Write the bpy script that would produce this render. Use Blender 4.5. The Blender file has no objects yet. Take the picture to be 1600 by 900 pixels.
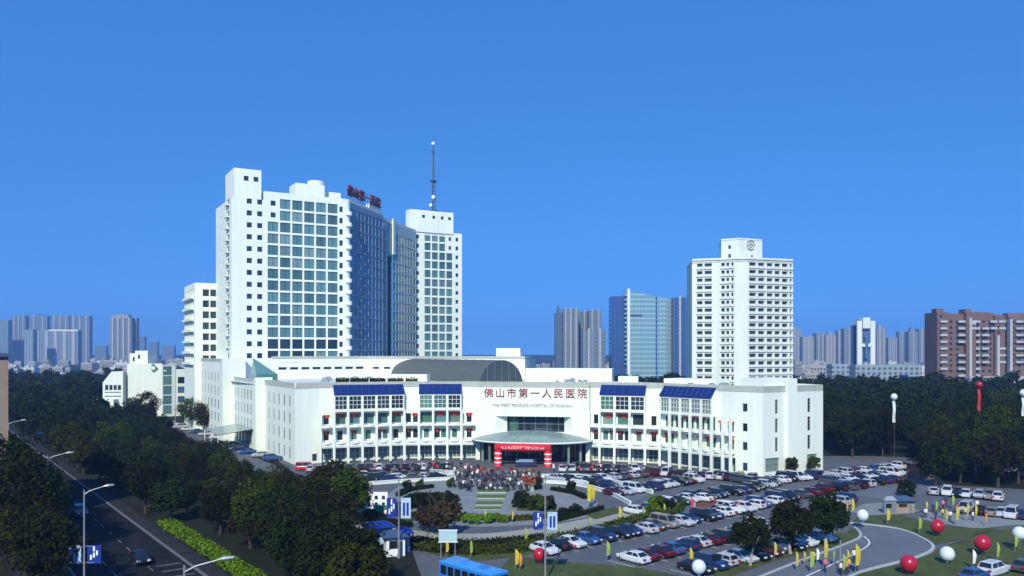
import bpy, bmesh, math, random
from mathutils import Vector, Matrix
R = math.radians
scene = bpy.context.scene
col = scene.collection
rnd = random.Random(7)

# ------------------------------------------------------------------ camera, sky, sun, exposure
F, HZ, CH = 1280.0, 552.0, 26.0          # focal length (px of a 1600 px wide frame), horizon row, eye height
cam_data = bpy.data.cameras.new('camera')
cam_data.lens = 36 * F / 1600
cam_data.shift_y = (HZ - 450) / 1600
cam_data.clip_start, cam_data.clip_end = 0.5, 20000
cam = bpy.data.objects.new('camera', cam_data)
cam.location = (0, 0, CH)
cam.rotation_euler = (R(90), 0, 0)
col.objects.link(cam)
scene.camera = cam

SUN_EL, SUN_AZ = 36, 190                 # degrees; azimuth clockwise from +Y
world = bpy.data.worlds.new('World')
scene.world = world
world.use_nodes = True
wn = world.node_tree
bg = wn.nodes['Background']
sky = wn.nodes.new('ShaderNodeTexSky')
sky.sky_type = 'NISHITA'
sky.sun_disc = False
sky.sun_elevation, sky.sun_rotation = R(SUN_EL), R(SUN_AZ)
sky.altitude, sky.air_density, sky.dust_density, sky.ozone_density = 500, 1.1, 0.0, 4.5
tc_ = wn.nodes.new('ShaderNodeTexCoord')                  # clear autumn air: the sky stays deep blue down to the skyline
va = wn.nodes.new('ShaderNodeVectorMath'); va.operation = 'ADD'; va.inputs[1].default_value = (0, 0, .43)
vn = wn.nodes.new('ShaderNodeVectorMath'); vn.operation = 'NORMALIZE'
wn.links.new(tc_.outputs['Generated'], va.inputs[0]); wn.links.new(va.outputs[0], vn.inputs[0]); wn.links.new(vn.outputs[0], sky.inputs['Vector'])
tint = wn.nodes.new('ShaderNodeHueSaturation')
tint.inputs['Saturation'].default_value = 1.25; tint.inputs['Hue'].default_value = .505; tint.inputs['Value'].default_value = 1.1
wn.links.new(sky.outputs[0], tint.inputs['Color'])
wn.links.new(tint.outputs[0], bg.inputs[0])
bg.inputs[1].default_value = 0.15
sun_data = bpy.data.lights.new('sun', 'SUN')
sun_data.energy, sun_data.angle, sun_data.color = 2.8, R(0.5), (1, 0.96, 0.80)
sun = bpy.data.objects.new('sun', sun_data)
sd = Vector((math.sin(R(SUN_AZ)) * math.cos(R(SUN_EL)), math.cos(R(SUN_AZ)) * math.cos(R(SUN_EL)), math.sin(R(SUN_EL))))
sun.rotation_euler = sd.to_track_quat('Z', 'Y').to_euler()
sun.location = (-40, -60, 90)
col.objects.link(sun)
scene.view_settings.view_transform = 'Standard'
scene.view_settings.look = 'None'
scene.view_settings.exposure = 0.72
scene.view_settings.gamma = 1
scene.cycles.use_denoising = True
scene.cycles.max_bounces = 6
scene.cycles.diffuse_bounces = 3
scene.cycles.glossy_bounces = 3
scene.cycles.transmission_bounces = 3
scene.cycles.transparent_max_bounces = 8
scene.cycles.volume_bounces = 0
scene.cycles.caustics_reflective = False
scene.cycles.caustics_refractive = False

# ------------------------------------------------------------------ helpers
def G(px, py, z=0.0):
    "the point of the ground (height z) seen at a pixel of the 1600x900 photograph"
    d = F * (CH - z) / (py - HZ)
    return Vector(((px - 800) / F * d, d, z))
def X(px, d): return (px - 800) / F * d
def Z(py, d): return CH - (py - HZ) * d / F
E1, E2 = Vector((math.cos(R(30)), math.sin(R(30)))), Vector((-math.sin(R(30)), math.cos(R(30))))
def W(a, b):
    "the hospital's own grid: a runs right-back, b runs left-back"
    v = E1 * a + E2 * b
    return (v.x, v.y)

def tag(o, label=None, cat=None, group=None, kind=None):
    if label: o['label'] = label
    if cat: o['category'] = cat
    if group: o['group'] = group
    if kind: o['kind'] = kind
    return o
def empty(name, loc, label=None, cat=None, group=None, rz=0):
    o = bpy.data.objects.new(name, None)
    o.location = loc; o.rotation_euler.z = rz
    o.empty_display_size = 0.5
    col.objects.link(o)
    return tag(o, label, cat, group)
def wloc(o):
    v = Vector((0, 0, 0))
    while o:
        v += Vector(o.location); o = o.parent
    return v
def link(name, me, parent=None, loc=(0, 0, 0), rz=0, scale=None, color=None):
    o = bpy.data.objects.new(name, me)
    o.parent = parent; o.location = loc; o.rotation_euler.z = rz
    if scale: o.scale = scale
    if color: o.color = (*color, 1)
    col.objects.link(o)
    return o
def clone(o, parent=None):
    c = o.copy(); col.objects.link(c); c.parent = parent
    for ch in list(o.children): clone(ch, c)
    return c

class MB:
    "collects faces in world coordinates; build() links them as one mesh object"
    def __init__(s): s.v, s.f, s.m = [], [], []
    def poly(s, pts, m=0):
        n = len(s.v); s.v += [tuple(p) for p in pts]; s.f.append(tuple(range(n, n + len(pts)))); s.m.append(m); return s
    def prism(s, poly, z0, z1, m=0, mt=None, bottom=True):
        # poly counter-clockwise seen from above
        a = sum(poly[i][0] * poly[(i + 1) % len(poly)][1] - poly[(i + 1) % len(poly)][0] * poly[i][1] for i in range(len(poly)))
        if a < 0: poly = poly[::-1]
        n, k = len(s.v), len(poly)
        s.v += [(p[0], p[1], z0) for p in poly] + [(p[0], p[1], z1) for p in poly]
        for i in range(k):
            j = (i + 1) % k
            s.f.append((n + i, n + j, n + k + j, n + k + i)); s.m.append(m)
        s.f.append(tuple(range(n + k, n + 2 * k))); s.m.append(m if mt is None else mt)
        if bottom: s.f.append(tuple(range(n + k - 1, n - 1, -1))); s.m.append(m)
        return s
    def box(s, x0, x1, y0, y1, z0, z1, m=0): return s.prism([(x0, y0), (x1, y0), (x1, y1), (x0, y1)], z0, z1, m)
    def obox(s, p0, p1, t, z0, z1, m=0):
        "a wall from p0 to p1, thickness t to the left of the walk direction (behind when p0 is left seen from outside)"
        p0, p1 = Vector(p0[:2]), Vector(p1[:2]); d = (p1 - p0).normalized(); nn = Vector((-d.y, d.x)) * t
        return s.prism([p0, p1, p1 + nn, p0 + nn], z0, z1, m)
    def tube(s, pts, rad, n=8, m=0, cap=True):
        rings = []
        for i, p in enumerate(pts):
            p = Vector(p)
            a = Vector(pts[max(i - 1, 0)]); b = Vector(pts[min(i + 1, len(pts) - 1)])
            d = (b - a).normalized()
            u = d.cross(Vector((0, 0, 1)) if abs(d.z) < .9 else Vector((1, 0, 0))).normalized(); w = d.cross(u)
            r = rad[i] if hasattr(rad, '__len__') else rad
            k = len(s.v); s.v += [tuple(p + (u * math.cos(2 * math.pi * q / n) + w * math.sin(2 * math.pi * q / n)) * r) for q in range(n)]
            rings.append(k)
        for a, b in zip(rings, rings[1:]):
            for q in range(n):
                s.f.append((a + q, b + q, b + (q + 1) % n, a + (q + 1) % n)[::-1]); s.m.append(m)
        if cap:
            s.f.append(tuple(rings[0] + q for q in range(n))); s.m.append(m)
            s.f.append(tuple(rings[-1] + q for q in range(n - 1, -1, -1))); s.m.append(m)
        return s
    def ball(s, c, r, n=14, m=0, sz=1.0):
        rows = n // 2; k0 = len(s.v)
        for i in range(rows + 1):
            t = math.pi * i / rows
            for q in range(n):
                f = 2 * math.pi * q / n
                s.v.append((c[0] + r * math.sin(t) * math.cos(f), c[1] + r * math.sin(t) * math.sin(f), c[2] + r * sz * math.cos(t)))
        for i in range(rows):
            for q in range(n):
                a, b = k0 + i * n + q, k0 + i * n + (q + 1) % n
                s.f.append((a, a + n, b + n, b)); s.m.append(m)
        return s
    def mesh(s, name, mats, off=(0, 0, 0), smooth=False):
        me = bpy.data.meshes.new(name)
        me.from_pydata([(v[0] - off[0], v[1] - off[1], v[2] - off[2]) for v in s.v], [], s.f)
        for m in (mats if isinstance(mats, (list, tuple)) else [mats]): me.materials.append(m)
        me.polygons.foreach_set('material_index', s.m)
        if smooth: me.polygons.foreach_set('use_smooth', [True] * len(s.f))
        me.update()
        return me
    def build(s, name, mats, parent=None, smooth=False, color=None):
        off = wloc(parent) if parent else (0, 0, 0)
        return link(name, s.mesh(name, mats, off, smooth), parent, color=color)
    def thing(s, name, mats, base, label, cat, group=None, smooth=False, color=None):
        o = link(name, s.mesh(name, mats, base, smooth), None, base, color=color)
        return tag(o, label, cat, group)

ORD = ['first', 'second', 'third', 'fourth', 'fifth', 'sixth', 'seventh', 'eighth', 'ninth', 'tenth', 'eleventh', 'twelfth', 'thirteenth',
       'fourteenth', 'fifteenth', 'sixteenth', 'seventeenth', 'eighteenth', 'nineteenth', 'twentieth', 'twenty-first', 'twenty-second',
       'twenty-third', 'twenty-fourth', 'twenty-fifth', 'twenty-sixth', 'twenty-seventh', 'twenty-eighth', 'twenty-ninth', 'thirtieth']

# ------------------------------------------------------------------ materials
def mat(name, c, rough=.7, var=.0, scale=.3, metal=0., spec=.5, objcol=False, rand=0., bump=0., streak=False):
    m = bpy.data.materials.new(name); m.use_nodes = True
    nt = m.node_tree; b = nt.nodes['Principled BSDF']
    b.inputs['Roughness'].default_value = rough; b.inputs['Metallic'].default_value = metal
    b.inputs['Specular IOR Level'].default_value = spec
    b.inputs['Base Color'].default_value = (*c, 1)
    last = None
    if objcol or rand:
        oi = nt.nodes.new('ShaderNodeObjectInfo')
    if objcol: last = oi.outputs['Color']
    if var or rand:
        hs = nt.nodes.new('ShaderNodeHueSaturation')
        hs.inputs['Color'].default_value = (*c, 1)
        if last: nt.links.new(last, hs.inputs['Color'])
        val = None
        if var:
            tc = nt.nodes.new('ShaderNodeTexCoord'); mp = nt.nodes.new('ShaderNodeMapping')
            mp.inputs['Scale'].default_value = (scale, scale, scale * (.25 if streak else 1))
            nz = nt.nodes.new('ShaderNodeTexNoise'); nz.inputs['Scale'].default_value = 1; nz.inputs['Detail'].default_value = 6
            nz.inputs['Roughness'].default_value = .65
            nt.links.new(tc.outputs['Object'], mp.inputs['Vector']); nt.links.new(mp.outputs[0], nz.inputs['Vector'])
            mr = nt.nodes.new('ShaderNodeMapRange'); mr.inputs['From Min'].default_value = .3; mr.inputs['From Max'].default_value = .7
            mr.inputs['To Min'].default_value = 1 - var; mr.inputs['To Max'].default_value = 1 + var
            nt.links.new(nz.outputs['Fac'], mr.inputs['Value']); val = mr.outputs[0]
            if bump:
                bp = nt.nodes.new('ShaderNodeBump'); bp.inputs['Strength'].default_value = bump; bp.inputs['Distance'].default_value = .05
                nt.links.new(nz.outputs['Fac'], bp.inputs['Height']); nt.links.new(bp.outputs[0], b.inputs['Normal'])
            if streak:                                      # fine rain streaks and panel joints
                mp2 = nt.nodes.new('ShaderNodeMapping'); mp2.inputs['Scale'].default_value = (1.1, 1.1, .06); nz2 = nt.nodes.new('ShaderNodeTexNoise'); nz2.inputs['Scale'].default_value = 1; nz2.inputs['Detail'].default_value = 4
                nt.links.new(tc.outputs['Object'], mp2.inputs['Vector']); nt.links.new(mp2.outputs[0], nz2.inputs['Vector'])
                mr3 = nt.nodes.new('ShaderNodeMapRange'); mr3.inputs['From Min'].default_value = .35; mr3.inputs['From Max'].default_value = .65; mr3.inputs['To Min'].default_value = .965; mr3.inputs['To Max'].default_value = 1.03
                nt.links.new(nz2.outputs['Fac'], mr3.inputs['Value']); mu3 = nt.nodes.new('ShaderNodeMath'); mu3.operation = 'MULTIPLY'
                nt.links.new(val, mu3.inputs[0]); nt.links.new(mr3.outputs[0], mu3.inputs[1]); val = mu3.outputs[0]
        if rand:
            mr2 = nt.nodes.new('ShaderNodeMapRange'); mr2.inputs['To Min'].default_value = 1 - rand; mr2.inputs['To Max'].default_value = 1 + rand
            nt.links.new(oi.outputs['Random'], mr2.inputs['Value'])
            if val:
                mu = nt.nodes.new('ShaderNodeMath'); mu.operation = 'MULTIPLY'
                nt.links.new(val, mu.inputs[0]); nt.links.new(mr2.outputs[0], mu.inputs[1]); val = mu.outputs[0]
            else: val = mr2.outputs[0]
        nt.links.new(val, hs.inputs['Value'])
        last = hs.outputs[0]
    if last: nt.links.new(last, b.inputs['Base Color'])
    return m

def pattern_mat(name, wall, glass, pu, pz, fu, fz, objcol=True, rough=.6, grough=.15):
    "wall with rows of windows too far off to tell apart; tone of the wall from the object"
    m = mat(name, wall, rough, .06, .05, objcol=objcol)
    nt = m.node_tree; b = nt.nodes['Principled BSDF']
    src = b.inputs['Base Color'].links[0].from_socket
    tc = nt.nodes.new('ShaderNodeTexCoord'); sp = nt.nodes.new('ShaderNodeSeparateXYZ'); nt.links.new(tc.outputs['Object'], sp.inputs[0])
    ge = nt.nodes.new('ShaderNodeSeparateXYZ'); nt.links.new(tc.outputs['Normal'], ge.inputs[0])
    def M(op, a, c=None):
        n = nt.nodes.new('ShaderNodeMath'); n.operation = op
        for i, q in enumerate((a, c)):
            if q is None: continue
            if isinstance(q, (int, float)): n.inputs[i].default_value = q
            else: nt.links.new(q, n.inputs[i])
        return n.outputs[0]
    ax = M('GREATER_THAN', M('ABSOLUTE', ge.outputs[0]), .707)
    u = M('ADD', M('MULTIPLY', sp.outputs[1], ax), M('MULTIPLY', sp.outputs[0], M('SUBTRACT', 1, ax)))
    mu = M('LESS_THAN', M('FRACT', M('DIVIDE', u, pu)), fu)
    mz = M('LESS_THAN', M('FRACT', M('DIVIDE', sp.outputs[2], pz)), fz)
    up = M('LESS_THAN', M('ABSOLUTE', ge.outputs[2]), .5)
    k = M('MULTIPLY', M('MULTIPLY', mu, mz), up)
    mx = nt.nodes.new('ShaderNodeMix'); mx.data_type = 'RGBA'
    nt.links.new(k, mx.inputs['Factor']); nt.links.new(src, mx.inputs[6]); mx.inputs[7].default_value = (*glass, 1)
    nt.links.new(mx.outputs[2], b.inputs['Base Color'])
    nt.links.new(M('SUBTRACT', rough, M('MULTIPLY', k, rough - grough)), b.inputs['Roughness'])
    return m

M_white = mat('white_render', (.80, .85, .72), .75, .05, .12, streak=True)
M_white2 = mat('white_metal_paint', (.82, .83, .82), .45, .03, .3)
M_offwhite = mat('weathered_white', (.73, .78, .68), .75, .08, .1, streak=True)
M_roofdeck = mat('roof_screed', (.66, .69, .65), .9, .1, .12)
M_glass = mat('teal_window_glass', (.085, .18, .18), .08, rand=.35, spec=.8)
M_curtain = mat('curtained_window_glass', (.17, .25, .25), .15, rand=.3, spec=.6)
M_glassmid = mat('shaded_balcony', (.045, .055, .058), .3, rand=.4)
M_frame = mat('curtain_wall_frame', (.22, .32, .40), .4)
M_glassblue = mat('blue_curtain_glass', (.05, .105, .19), .07, rand=.4, spec=.9)
M_glassdark = mat('dark_window_glass', (.02, .035, .045), .1, rand=.4, spec=.7)
M_glassgreen = mat('green_blind_glass', (.07, .17, .12), .15, rand=.4, spec=.6)
M_glassshop = mat('grey_green_shopfront', (.17, .24, .21), .15, rand=.3, spec=.6)
M_blueroof = mat('blue_glazed_roof', (.010, .025, .14), .3, .1, .5)
M_vault = mat('zinc_vault', (.105, .12, .115), .7, .05, .3, spec=.25)
M_vaultend = mat('dark_vault_glazing', (.05, .07, .07), .2, .05, .4)
M_canopy = mat('canopy_glass', (.19, .27, .25), .2, .06, .3)
M_steel = mat('grey_steel', (.33, .35, .36), .4, metal=.6)
M_pole = mat('galvanised_pole', (.27, .28, .30), .45, .05, 1, metal=.2)
M_darksteel = mat('dark_blue_steel', (.05, .09, .16), .5)
M_red = mat('red_vinyl', (.70, .018, .03), .45, .06, .8)
M_redsign = mat('red_letter', (.27, .016, .022), .4)
M_darkredsign = mat('dark_red_letter', (.13, .02, .035), .45)
M_greysign = mat('grey_letter', (.30, .31, .31), .5)
M_drape = mat('red_drape', (.62, .035, .02), .7, rand=.3)
M_asphalt = mat('asphalt', (.015, .016, .021), .95, .3, .25, bump=.2, spec=.1)  # street surface; part of its tree shade is put into this dark colour
M_lot = mat('car_park_asphalt', (.098, .106, .116), .9, .16, .15, bump=.2)
M_lane = mat('pale_lane_asphalt', (.125, .14, .16), .88, .12, .2, bump=.15)
M_paving = mat('plaza_paving', (.22, .235, .23), .85, .14, .35)
M_beige = mat('beige_paving', (.34, .33, .27), .85, .12, .4)
M_walk = mat('pavement_slabs', (.03, .03, .033), .95, .2, .5, spec=.1)
M_kerb = mat('kerb_stone', (.42, .43, .42), .85, .12, 1)
M_paint = mat('road_paint', (.68, .68, .66), .7, .15, 2)
M_dimpaint = mat('shade_toned_road_paint', (.13, .13, .13), .8, .3, 1.5)  # street markings, with the street's shade dimmed into the paint colour
M_dimkerb = mat('shade_toned_kerb', (.13, .13, .13), .9, .2, 1)  # kerb stone colour darkened to stand in for the shade over the street
M_palegrey = mat('balcony_grey', (.42, .42, .43), .8, .15, .5)
M_earth = mat('ground_earth', (.018, .022, .013), .95, .3, .05, spec=.1)
M_grass = mat('lawn_grass', (.055, .072, .009), .95, .4, .35, bump=.4)
M_grassbright = mat('bright_lawn', (.085, .15, .012), .95, .2, .6, bump=.4)
M_redearth = mat('red_planting', (.16, .05, .03), .95, .3, .8)
M_bark = mat('bark', (.05, .04, .032), .95, .25, 3)
M_rubber = mat('tyre_rubber', (.015, .015, .016), .8)
M_rim = mat('wheel_rim', (.4, .41, .42), .35, metal=.7)
M_carpaint = mat('car_paint', (.5, .5, .5), .22, objcol=True, spec=.6)
M_carglass = mat('car_glass', (.012, .016, .02), .06, spec=.8)
M_headlamp = mat('headlamp_lens', (.7, .72, .74), .15)
M_taillamp = mat('tail_lamp_lens', (.35, .01, .01), .2)
M_skin = mat('skin', (.42, .25, .17), .6)
M_hair = mat('black_hair', (.012, .011, .011), .6)
M_cloth = mat('cloth', (.3, .3, .3), .85, objcol=True)
M_trouser = mat('dark_trousers', (.02, .021, .028), .9)
M_signblue = mat('blue_sign', (.012, .035, .24), .4, .05, 1)
M_signpale = mat('pale_blue_sign', (.42, .55, .72), .45, .05, 1)
M_signwhite = mat('sign_white', (.8, .83, .84), .5)
M_cyanboard = mat('pale_cyan_board', (.38, .56, .58), .5, .04, 1)
M_flag = mat('flag_cloth', (.6, .6, .1), .8, .1, 1.5, objcol=True)
M_balloon = mat('balloon_vinyl', (.6, .6, .6), .25, objcol=True)
M_busblue = mat('bus_blue_paint', (.03, .20, .62), .3)
M_brick = mat('brown_brick', (.155, .100, .086), .85, .1, .2)
M_tan = mat('tan_render', (.30, .22, .16), .85, .12, .3)
M_pattern = pattern_mat('far_block', (.5, .5, .5), (.10, .13, .17), 3.4, 3.1, .55, .5)
M_patternfine = pattern_mat('far_slab', (.5, .5, .5), (.13, .16, .20), 6.5, 3.1, .42, .75)
M_patternglass = pattern_mat('far_glass_tower', (.2, .3, .35), (.16, .30, .34), 3.0, 4.0, .9, .72, grough=.12)
M_patternblue = pattern_mat('far_blue_tower', (.2, .3, .45), (.03, .085, .26), 3.2, 3.9, .82, .86, grough=.1)

def leaf_mat(name, c):
    m = mat(name, c, .85, spec=.08)
    nt = m.node_tree; b = nt.nodes['Principled BSDF']
    oi = nt.nodes.new('ShaderNodeObjectInfo'); ge = nt.nodes.new('ShaderNodeNewGeometry')
    hs = nt.nodes.new('ShaderNodeHueSaturation'); hs.inputs['Color'].default_value = (*c, 1)
    a = nt.nodes.new('ShaderNodeMath'); a.operation = 'MULTIPLY'
    r1 = nt.nodes.new('ShaderNodeMapRange'); r1.inputs['To Min'].default_value = .65; r1.inputs['To Max'].default_value = 1.35
    r2 = nt.nodes.new('ShaderNodeMapRange'); r2.inputs['To Min'].default_value = .62; r2.inputs['To Max'].default_value = 1.4
    r3 = nt.nodes.new('ShaderNodeMapRange'); r3.inputs['To Min'].default_value = .465; r3.inputs['To Max'].default_value = .52
    nt.links.new(oi.outputs['Random'], r1.inputs['Value']); nt.links.new(ge.outputs['Random Per Island'], r2.inputs['Value'])
    nt.links.new(oi.outputs['Random'], r3.inputs['Value'])
    nt.links.new(r1.outputs[0], a.inputs[0]); nt.links.new(r2.outputs[0], a.inputs[1]); nt.links.new(a.outputs[0], hs.inputs['Value'])
    nt.links.new(r3.outputs[0], hs.inputs['Hue'])
    nt.links.new(hs.outputs[0], b.inputs['Base Color'])
    return m
M_leaf = leaf_mat('leaf_green', (.011, .0185, .0018))
M_leaf_b = leaf_mat('leaf_yellowgreen', (.028, .039, .0026))
M_leaf_c = leaf_mat('leaf_olive', (.017, .0175, .0032))
M_leafbrown = leaf_mat('leaf_brown', (.034, .022, .011))
M_leafhedge = leaf_mat('leaf_hedge', (.036, .055, .006))
M_leafbright = leaf_mat('leaf_bright', (.085, .16, .006))

# ------------------------------------------------------------------ walls with real openings
_pm = {}
def pane(parent, c, ang, w, h, m, name='window_pane', t=.08, color=None):
    if m.name not in _pm:
        _pm[m.name] = MB().box(-.5, .5, 0, 1, -.5, .5).mesh('pane_' + m.name, m)
    o = link(name, _pm[m.name], parent, Vector(c) - wloc(parent), ang, (w, t, h), color)
    return o
def facade(parent, p0, p1, z0, z1, holes, m=M_white, depth=.25, glass=M_glass, name='wall', pane_name='window_pane', reveal=None):
    """a wall from p0 to p1 (left to right seen from outside); holes: (u0, u1, z0, z1[, glass, depth])"""
    p0, p1 = Vector(p0[:2]), Vector(p1[:2]); L = (p1 - p0).length; d = (p1 - p0) / L; inn = Vector((-d.y, d.x)); ang = math.atan2(d.y, d.x)
    P = lambda u, z, k=0.: (p0.x + d.x * u + inn.x * k, p0.y + d.y * u + inn.y * k, z)
    us = sorted({0, L} | {round(min(max(q, 0), L), 4) for h in holes for q in h[:2]})
    zs = sorted({z0, z1} | {round(q, 4) for h in holes for q in h[2:4]})
    mb = MB()
    for za, zb in zip(zs, zs[1:]):
        start = None; zc = (za + zb) / 2
        row = [h for h in holes if h[2] < zc < h[3]]
        cells = []
        for ua, ub in zip(us, us[1:]):
            uc = (ua + ub) / 2
            solid = not any(h[0] < uc < h[1] for h in row)
            if solid and cells and cells[-1][1] == ua: cells[-1][1] = ub
            elif solid: cells.append([ua, ub])
        for ua, ub in cells: mb.poly([P(ua, za), P(ub, za), P(ub, zb), P(ua, zb)])
    panes = []
    for h in holes:
        a, b, c, e = h[:4]; g = h[4] if len(h) > 4 and h[4] else glass; k = h[5] if len(h) > 5 else depth
        mb.poly([P(a, c), P(a, e), P(a, e, k), P(a, c, k)][::-1]); mb.poly([P(b, c), P(b, c, k), P(b, e, k), P(b, e)][::-1])
        mb.poly([P(a, c), P(a, c, k), P(b, c, k), P(b, c)][::-1]); mb.poly([P(a, e), P(b, e), P(b, e, k), P(a, e, k)][::-1])
        if g != 'none':
            panes.append(pane(parent, P((a + b) / 2, (c + e) / 2, k), ang, b - a + .03, e - c + .03, g, pane_name))
    w = mb.build(name, m, parent)
    return w, panes, P, ang
_mul = {}
def mullion(parent_pane, nx, nz, m=M_white2):
    "glazing bars of one window, a sub-part of its pane (unit pane space)"
    s = parent_pane.scale; key = (nx, nz, round(s[0], 2), round(s[2], 2), m.name)
    if key not in _mul:
        mb = MB(); bw, bh = .09 / s[0], .09 / s[2]
        for i in range(1, nx): u = -.5 + i / nx; mb.box(u - bw / 2, u + bw / 2, -.9, -.02, -.5, .5)
        for i in range(1, nz): z = -.5 + i / nz; mb.box(-.5, .5, -.85, -.03, z - bh / 2, z + bh / 2)
        _mul[key] = mb.mesh('glazing_bar', m)
    return link('glazing_bar', _mul[key], parent_pane)

_txt = {}
def text_mesh(s, m, depth=.06):
    if (s, m.name) in _txt: return _txt[(s, m.name)]
    c = bpy.data.curves.new('lettering', 'FONT'); c.body = s; c.align_x = 'CENTER'; c.align_y = 'CENTER'; c.extrude = depth; c.size = 1; c.offset = 0
    c.resolution_u = 2
    o = bpy.data.objects.new('lettering', c); col.objects.link(o)
    bpy.context.view_layer.update()
    me = bpy.data.meshes.new_from_object(o.evaluated_get(bpy.context.evaluated_depsgraph_get()))
    bpy.data.objects.remove(o); bpy.data.curves.remove(c)
    me.name = 'lettering'; me.materials.clear(); me.materials.append(m)
    _txt[(s, m.name)] = me
    return me
def letter(parent, s, c, ang, size, m, name='sign_character', depth=.06):
    o = link(name, text_mesh(s, m, depth / size), parent, Vector(c) - wloc(parent), 0)
    o.rotation_euler = (R(90), 0, ang); o.scale = (size, size, size)
    return o

# ------------------------------------------------------------------ ground, roads, lawns
def sheet(name, pts, z, m, label=None):
    mb = MB(); mb.poly([(p[0], p[1], z) for p in pts])
    me = mb.mesh(name, m); me.update()
    bm = bmesh.new(); bm.from_mesh(me); bmesh.ops.triangulate(bm, faces=bm.faces); bmesh.ops.recalc_face_normals(bm, faces=bm.faces)
    if bm.faces and sum(f.normal.z * f.calc_area() for f in bm.faces) < 0: bmesh.ops.reverse_faces(bm, faces=bm.faces)
    bm.to_mesh(me); bm.free()
    o = link(name, me); return tag(o, kind='structure')
def ribbon(pts, w, z0, z1, mb=None):
    mb = mb or MB(); pts = [Vector(p[:2]) for p in pts]; ns = []
    for i in range(len(pts)):
        d = (pts[min(i + 1, len(pts) - 1)] - pts[max(i - 1, 0)]).normalized(); ns.append(Vector((-d.y, d.x)) * w / 2)
    for i in range(len(pts) - 1):
        mb.prism([pts[i] - ns[i], pts[i + 1] - ns[i + 1], pts[i + 1] + ns[i + 1], pts[i] + ns[i]], z0, z1)
    return mb
def smooth(pts, n=6):
    pts = [Vector(p[:2]) for p in pts]; out = []
    for i in range(len(pts) - 1):
        a, b, c, d = pts[max(i - 1, 0)], pts[i], pts[i + 1], pts[min(i + 2, len(pts) - 1)]
        for k in range(n):
            t = k / n
            out.append(.5 * ((2 * b) + (c - a) * t + (2 * a - 5 * b + 4 * c - d) * t * t + (3 * b - a - 3 * c + d) * t ** 3))
    return out + [pts[-1]]
def GP(l): return [G(x, y) for x, y in l]
def kerb(name, pts, w=.35, h=.14, m=None):
    return tag(ribbon(pts, w, .0, h).build(name, m or M_kerb), kind='structure')

sheet('ground', [(-9000, -300), (9000, -300), (9000, 12000), (-9000, 12000)], 0, M_earth)
RD, RP = Vector((-.595, .804)), Vector((.804, .595))          # the street's direction and its right-hand side
K0 = Vector((-36, 95.6))
def rd(t, s): return K0 + RD * t + RP * s                      # t along the street, s to the right of its right kerb
sheet('street', [rd(-90, -12), rd(-90, 0), rd(900, 0), rd(900, -12)], .012, M_asphalt)
sheet('pavement', [rd(-90, .3), rd(-90, 2.4), rd(900, 2.4), rd(900, .3)], .13, M_walk)
sheet('left_pavement', [rd(-90, -18), rd(-90, -12.3), rd(900, -12.3), rd(900, -18)], .13, M_walk)
kerb('street_kerb', [rd(-90, .15), rd(60, .15), rd(200, .15), rd(900, .15)], m=M_dimkerb)
kerb('street_kerb', [rd(-90, -12.15), rd(60, -12.15), rd(200, -12.15), rd(900, -12.15)], m=M_dimkerb)
mb = MB()
for k in range(-20, 60):
    for s in (-4.1, -8.1): mb.obox(rd(k * 6, s), rd(k * 6 + 2.6, s), .16, .016, .02)
for k in range(12): mb.obox(rd(-4, -.9 - k * .95), rd(-1, -.9 - k * .95), .45, .016, .02)
for k in range(-3, 1): mb.obox(rd(8 + k * 3, -.5), rd(8 + k * 3, -3.4), .4, .016, .02)
tag(mb.build('street_markings', M_dimpaint), kind='structure')

# forecourt asphalt of the hospital and the car parks
lot = GP([(455, 737), (520, 760), (600, 800), (640, 850), (660, 905), (1700, 905), (1700, 770), (1480, 758), (1440, 715), (1330, 712)]) + [Vector((70, 205, 0)), Vector((-60, 206, 0))]
sheet('car_park', lot, .012, M_lot)
sheet('side_lane', GP([(455, 738), (300, 672), (262, 652), (248, 656), (330, 705), (430, 765), (520, 800), (575, 800)]), .008, M_lot)
# planted borders and lawns
lawn_a = GP([(770, 905), (800, 868), (858, 876), (1000, 888), (1085, 905)])
sheet('lawn', lawn_a, .07, M_grass)
lawn_b = smooth(GP([(1300, 905), (1360, 893), (1440, 872), (1470, 858), (1500, 845), (1560, 828), (1700, 820)])) + GP([(1700, 880), (1600, 905)])
sheet('lawn', lawn_b, .07, M_grass)
lawn_c = smooth(GP([(1332, 817), (1400, 826), (1446, 841), (1462, 852)])) + GP([(1520, 838), (1560, 826), (1440, 815), (1400, 803), (1340, 806)])
sheet('lawn', lawn_c, .07, M_grass)
sheet('lawn', GP([(1318, 836), (1330, 826), (1342, 829), (1340, 840), (1324, 850), (1300, 858), (1290, 853)]), .075, M_grass)
sheet('lawn', GP([(1130, 905), (1200, 880), (1290, 853), (1310, 846), (1322, 836), (1312, 832), (1250, 850), (1160, 880), (1110, 896)]), .07, M_grass)
turn = GP([(1170, 912), (1250, 878), (1320, 852), (1343, 838), (1335, 824), (1326, 817)]) + smooth(GP([(1326, 817), (1400, 826), (1442, 842), (1458, 857), (1430, 872), (1350, 893), (1310, 912)]))[1:]
sheet('turning_lane', turn, .02, M_lane)
kerb('lane_kerb', smooth(GP([(1326, 817), (1400, 826), (1442, 842), (1458, 857), (1430, 872), (1350, 893), (1310, 912)])), .45, .16)
kerb('lane_kerb', smooth(GP([(1170, 909), (1250, 877), (1320, 851), (1345, 838), (1335, 824)])), .35, .14)
mb = MB()
cl = smooth(GP([(1250, 905), (1330, 868), (1358, 850), (1350, 838)]), 10)
for i in range(0, len(cl) - 1, 1): ribbon(cl[i:i + 2], .22, .024, .028, mb)
tag(mb.build('lane_markings', M_paint), kind='structure')
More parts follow.
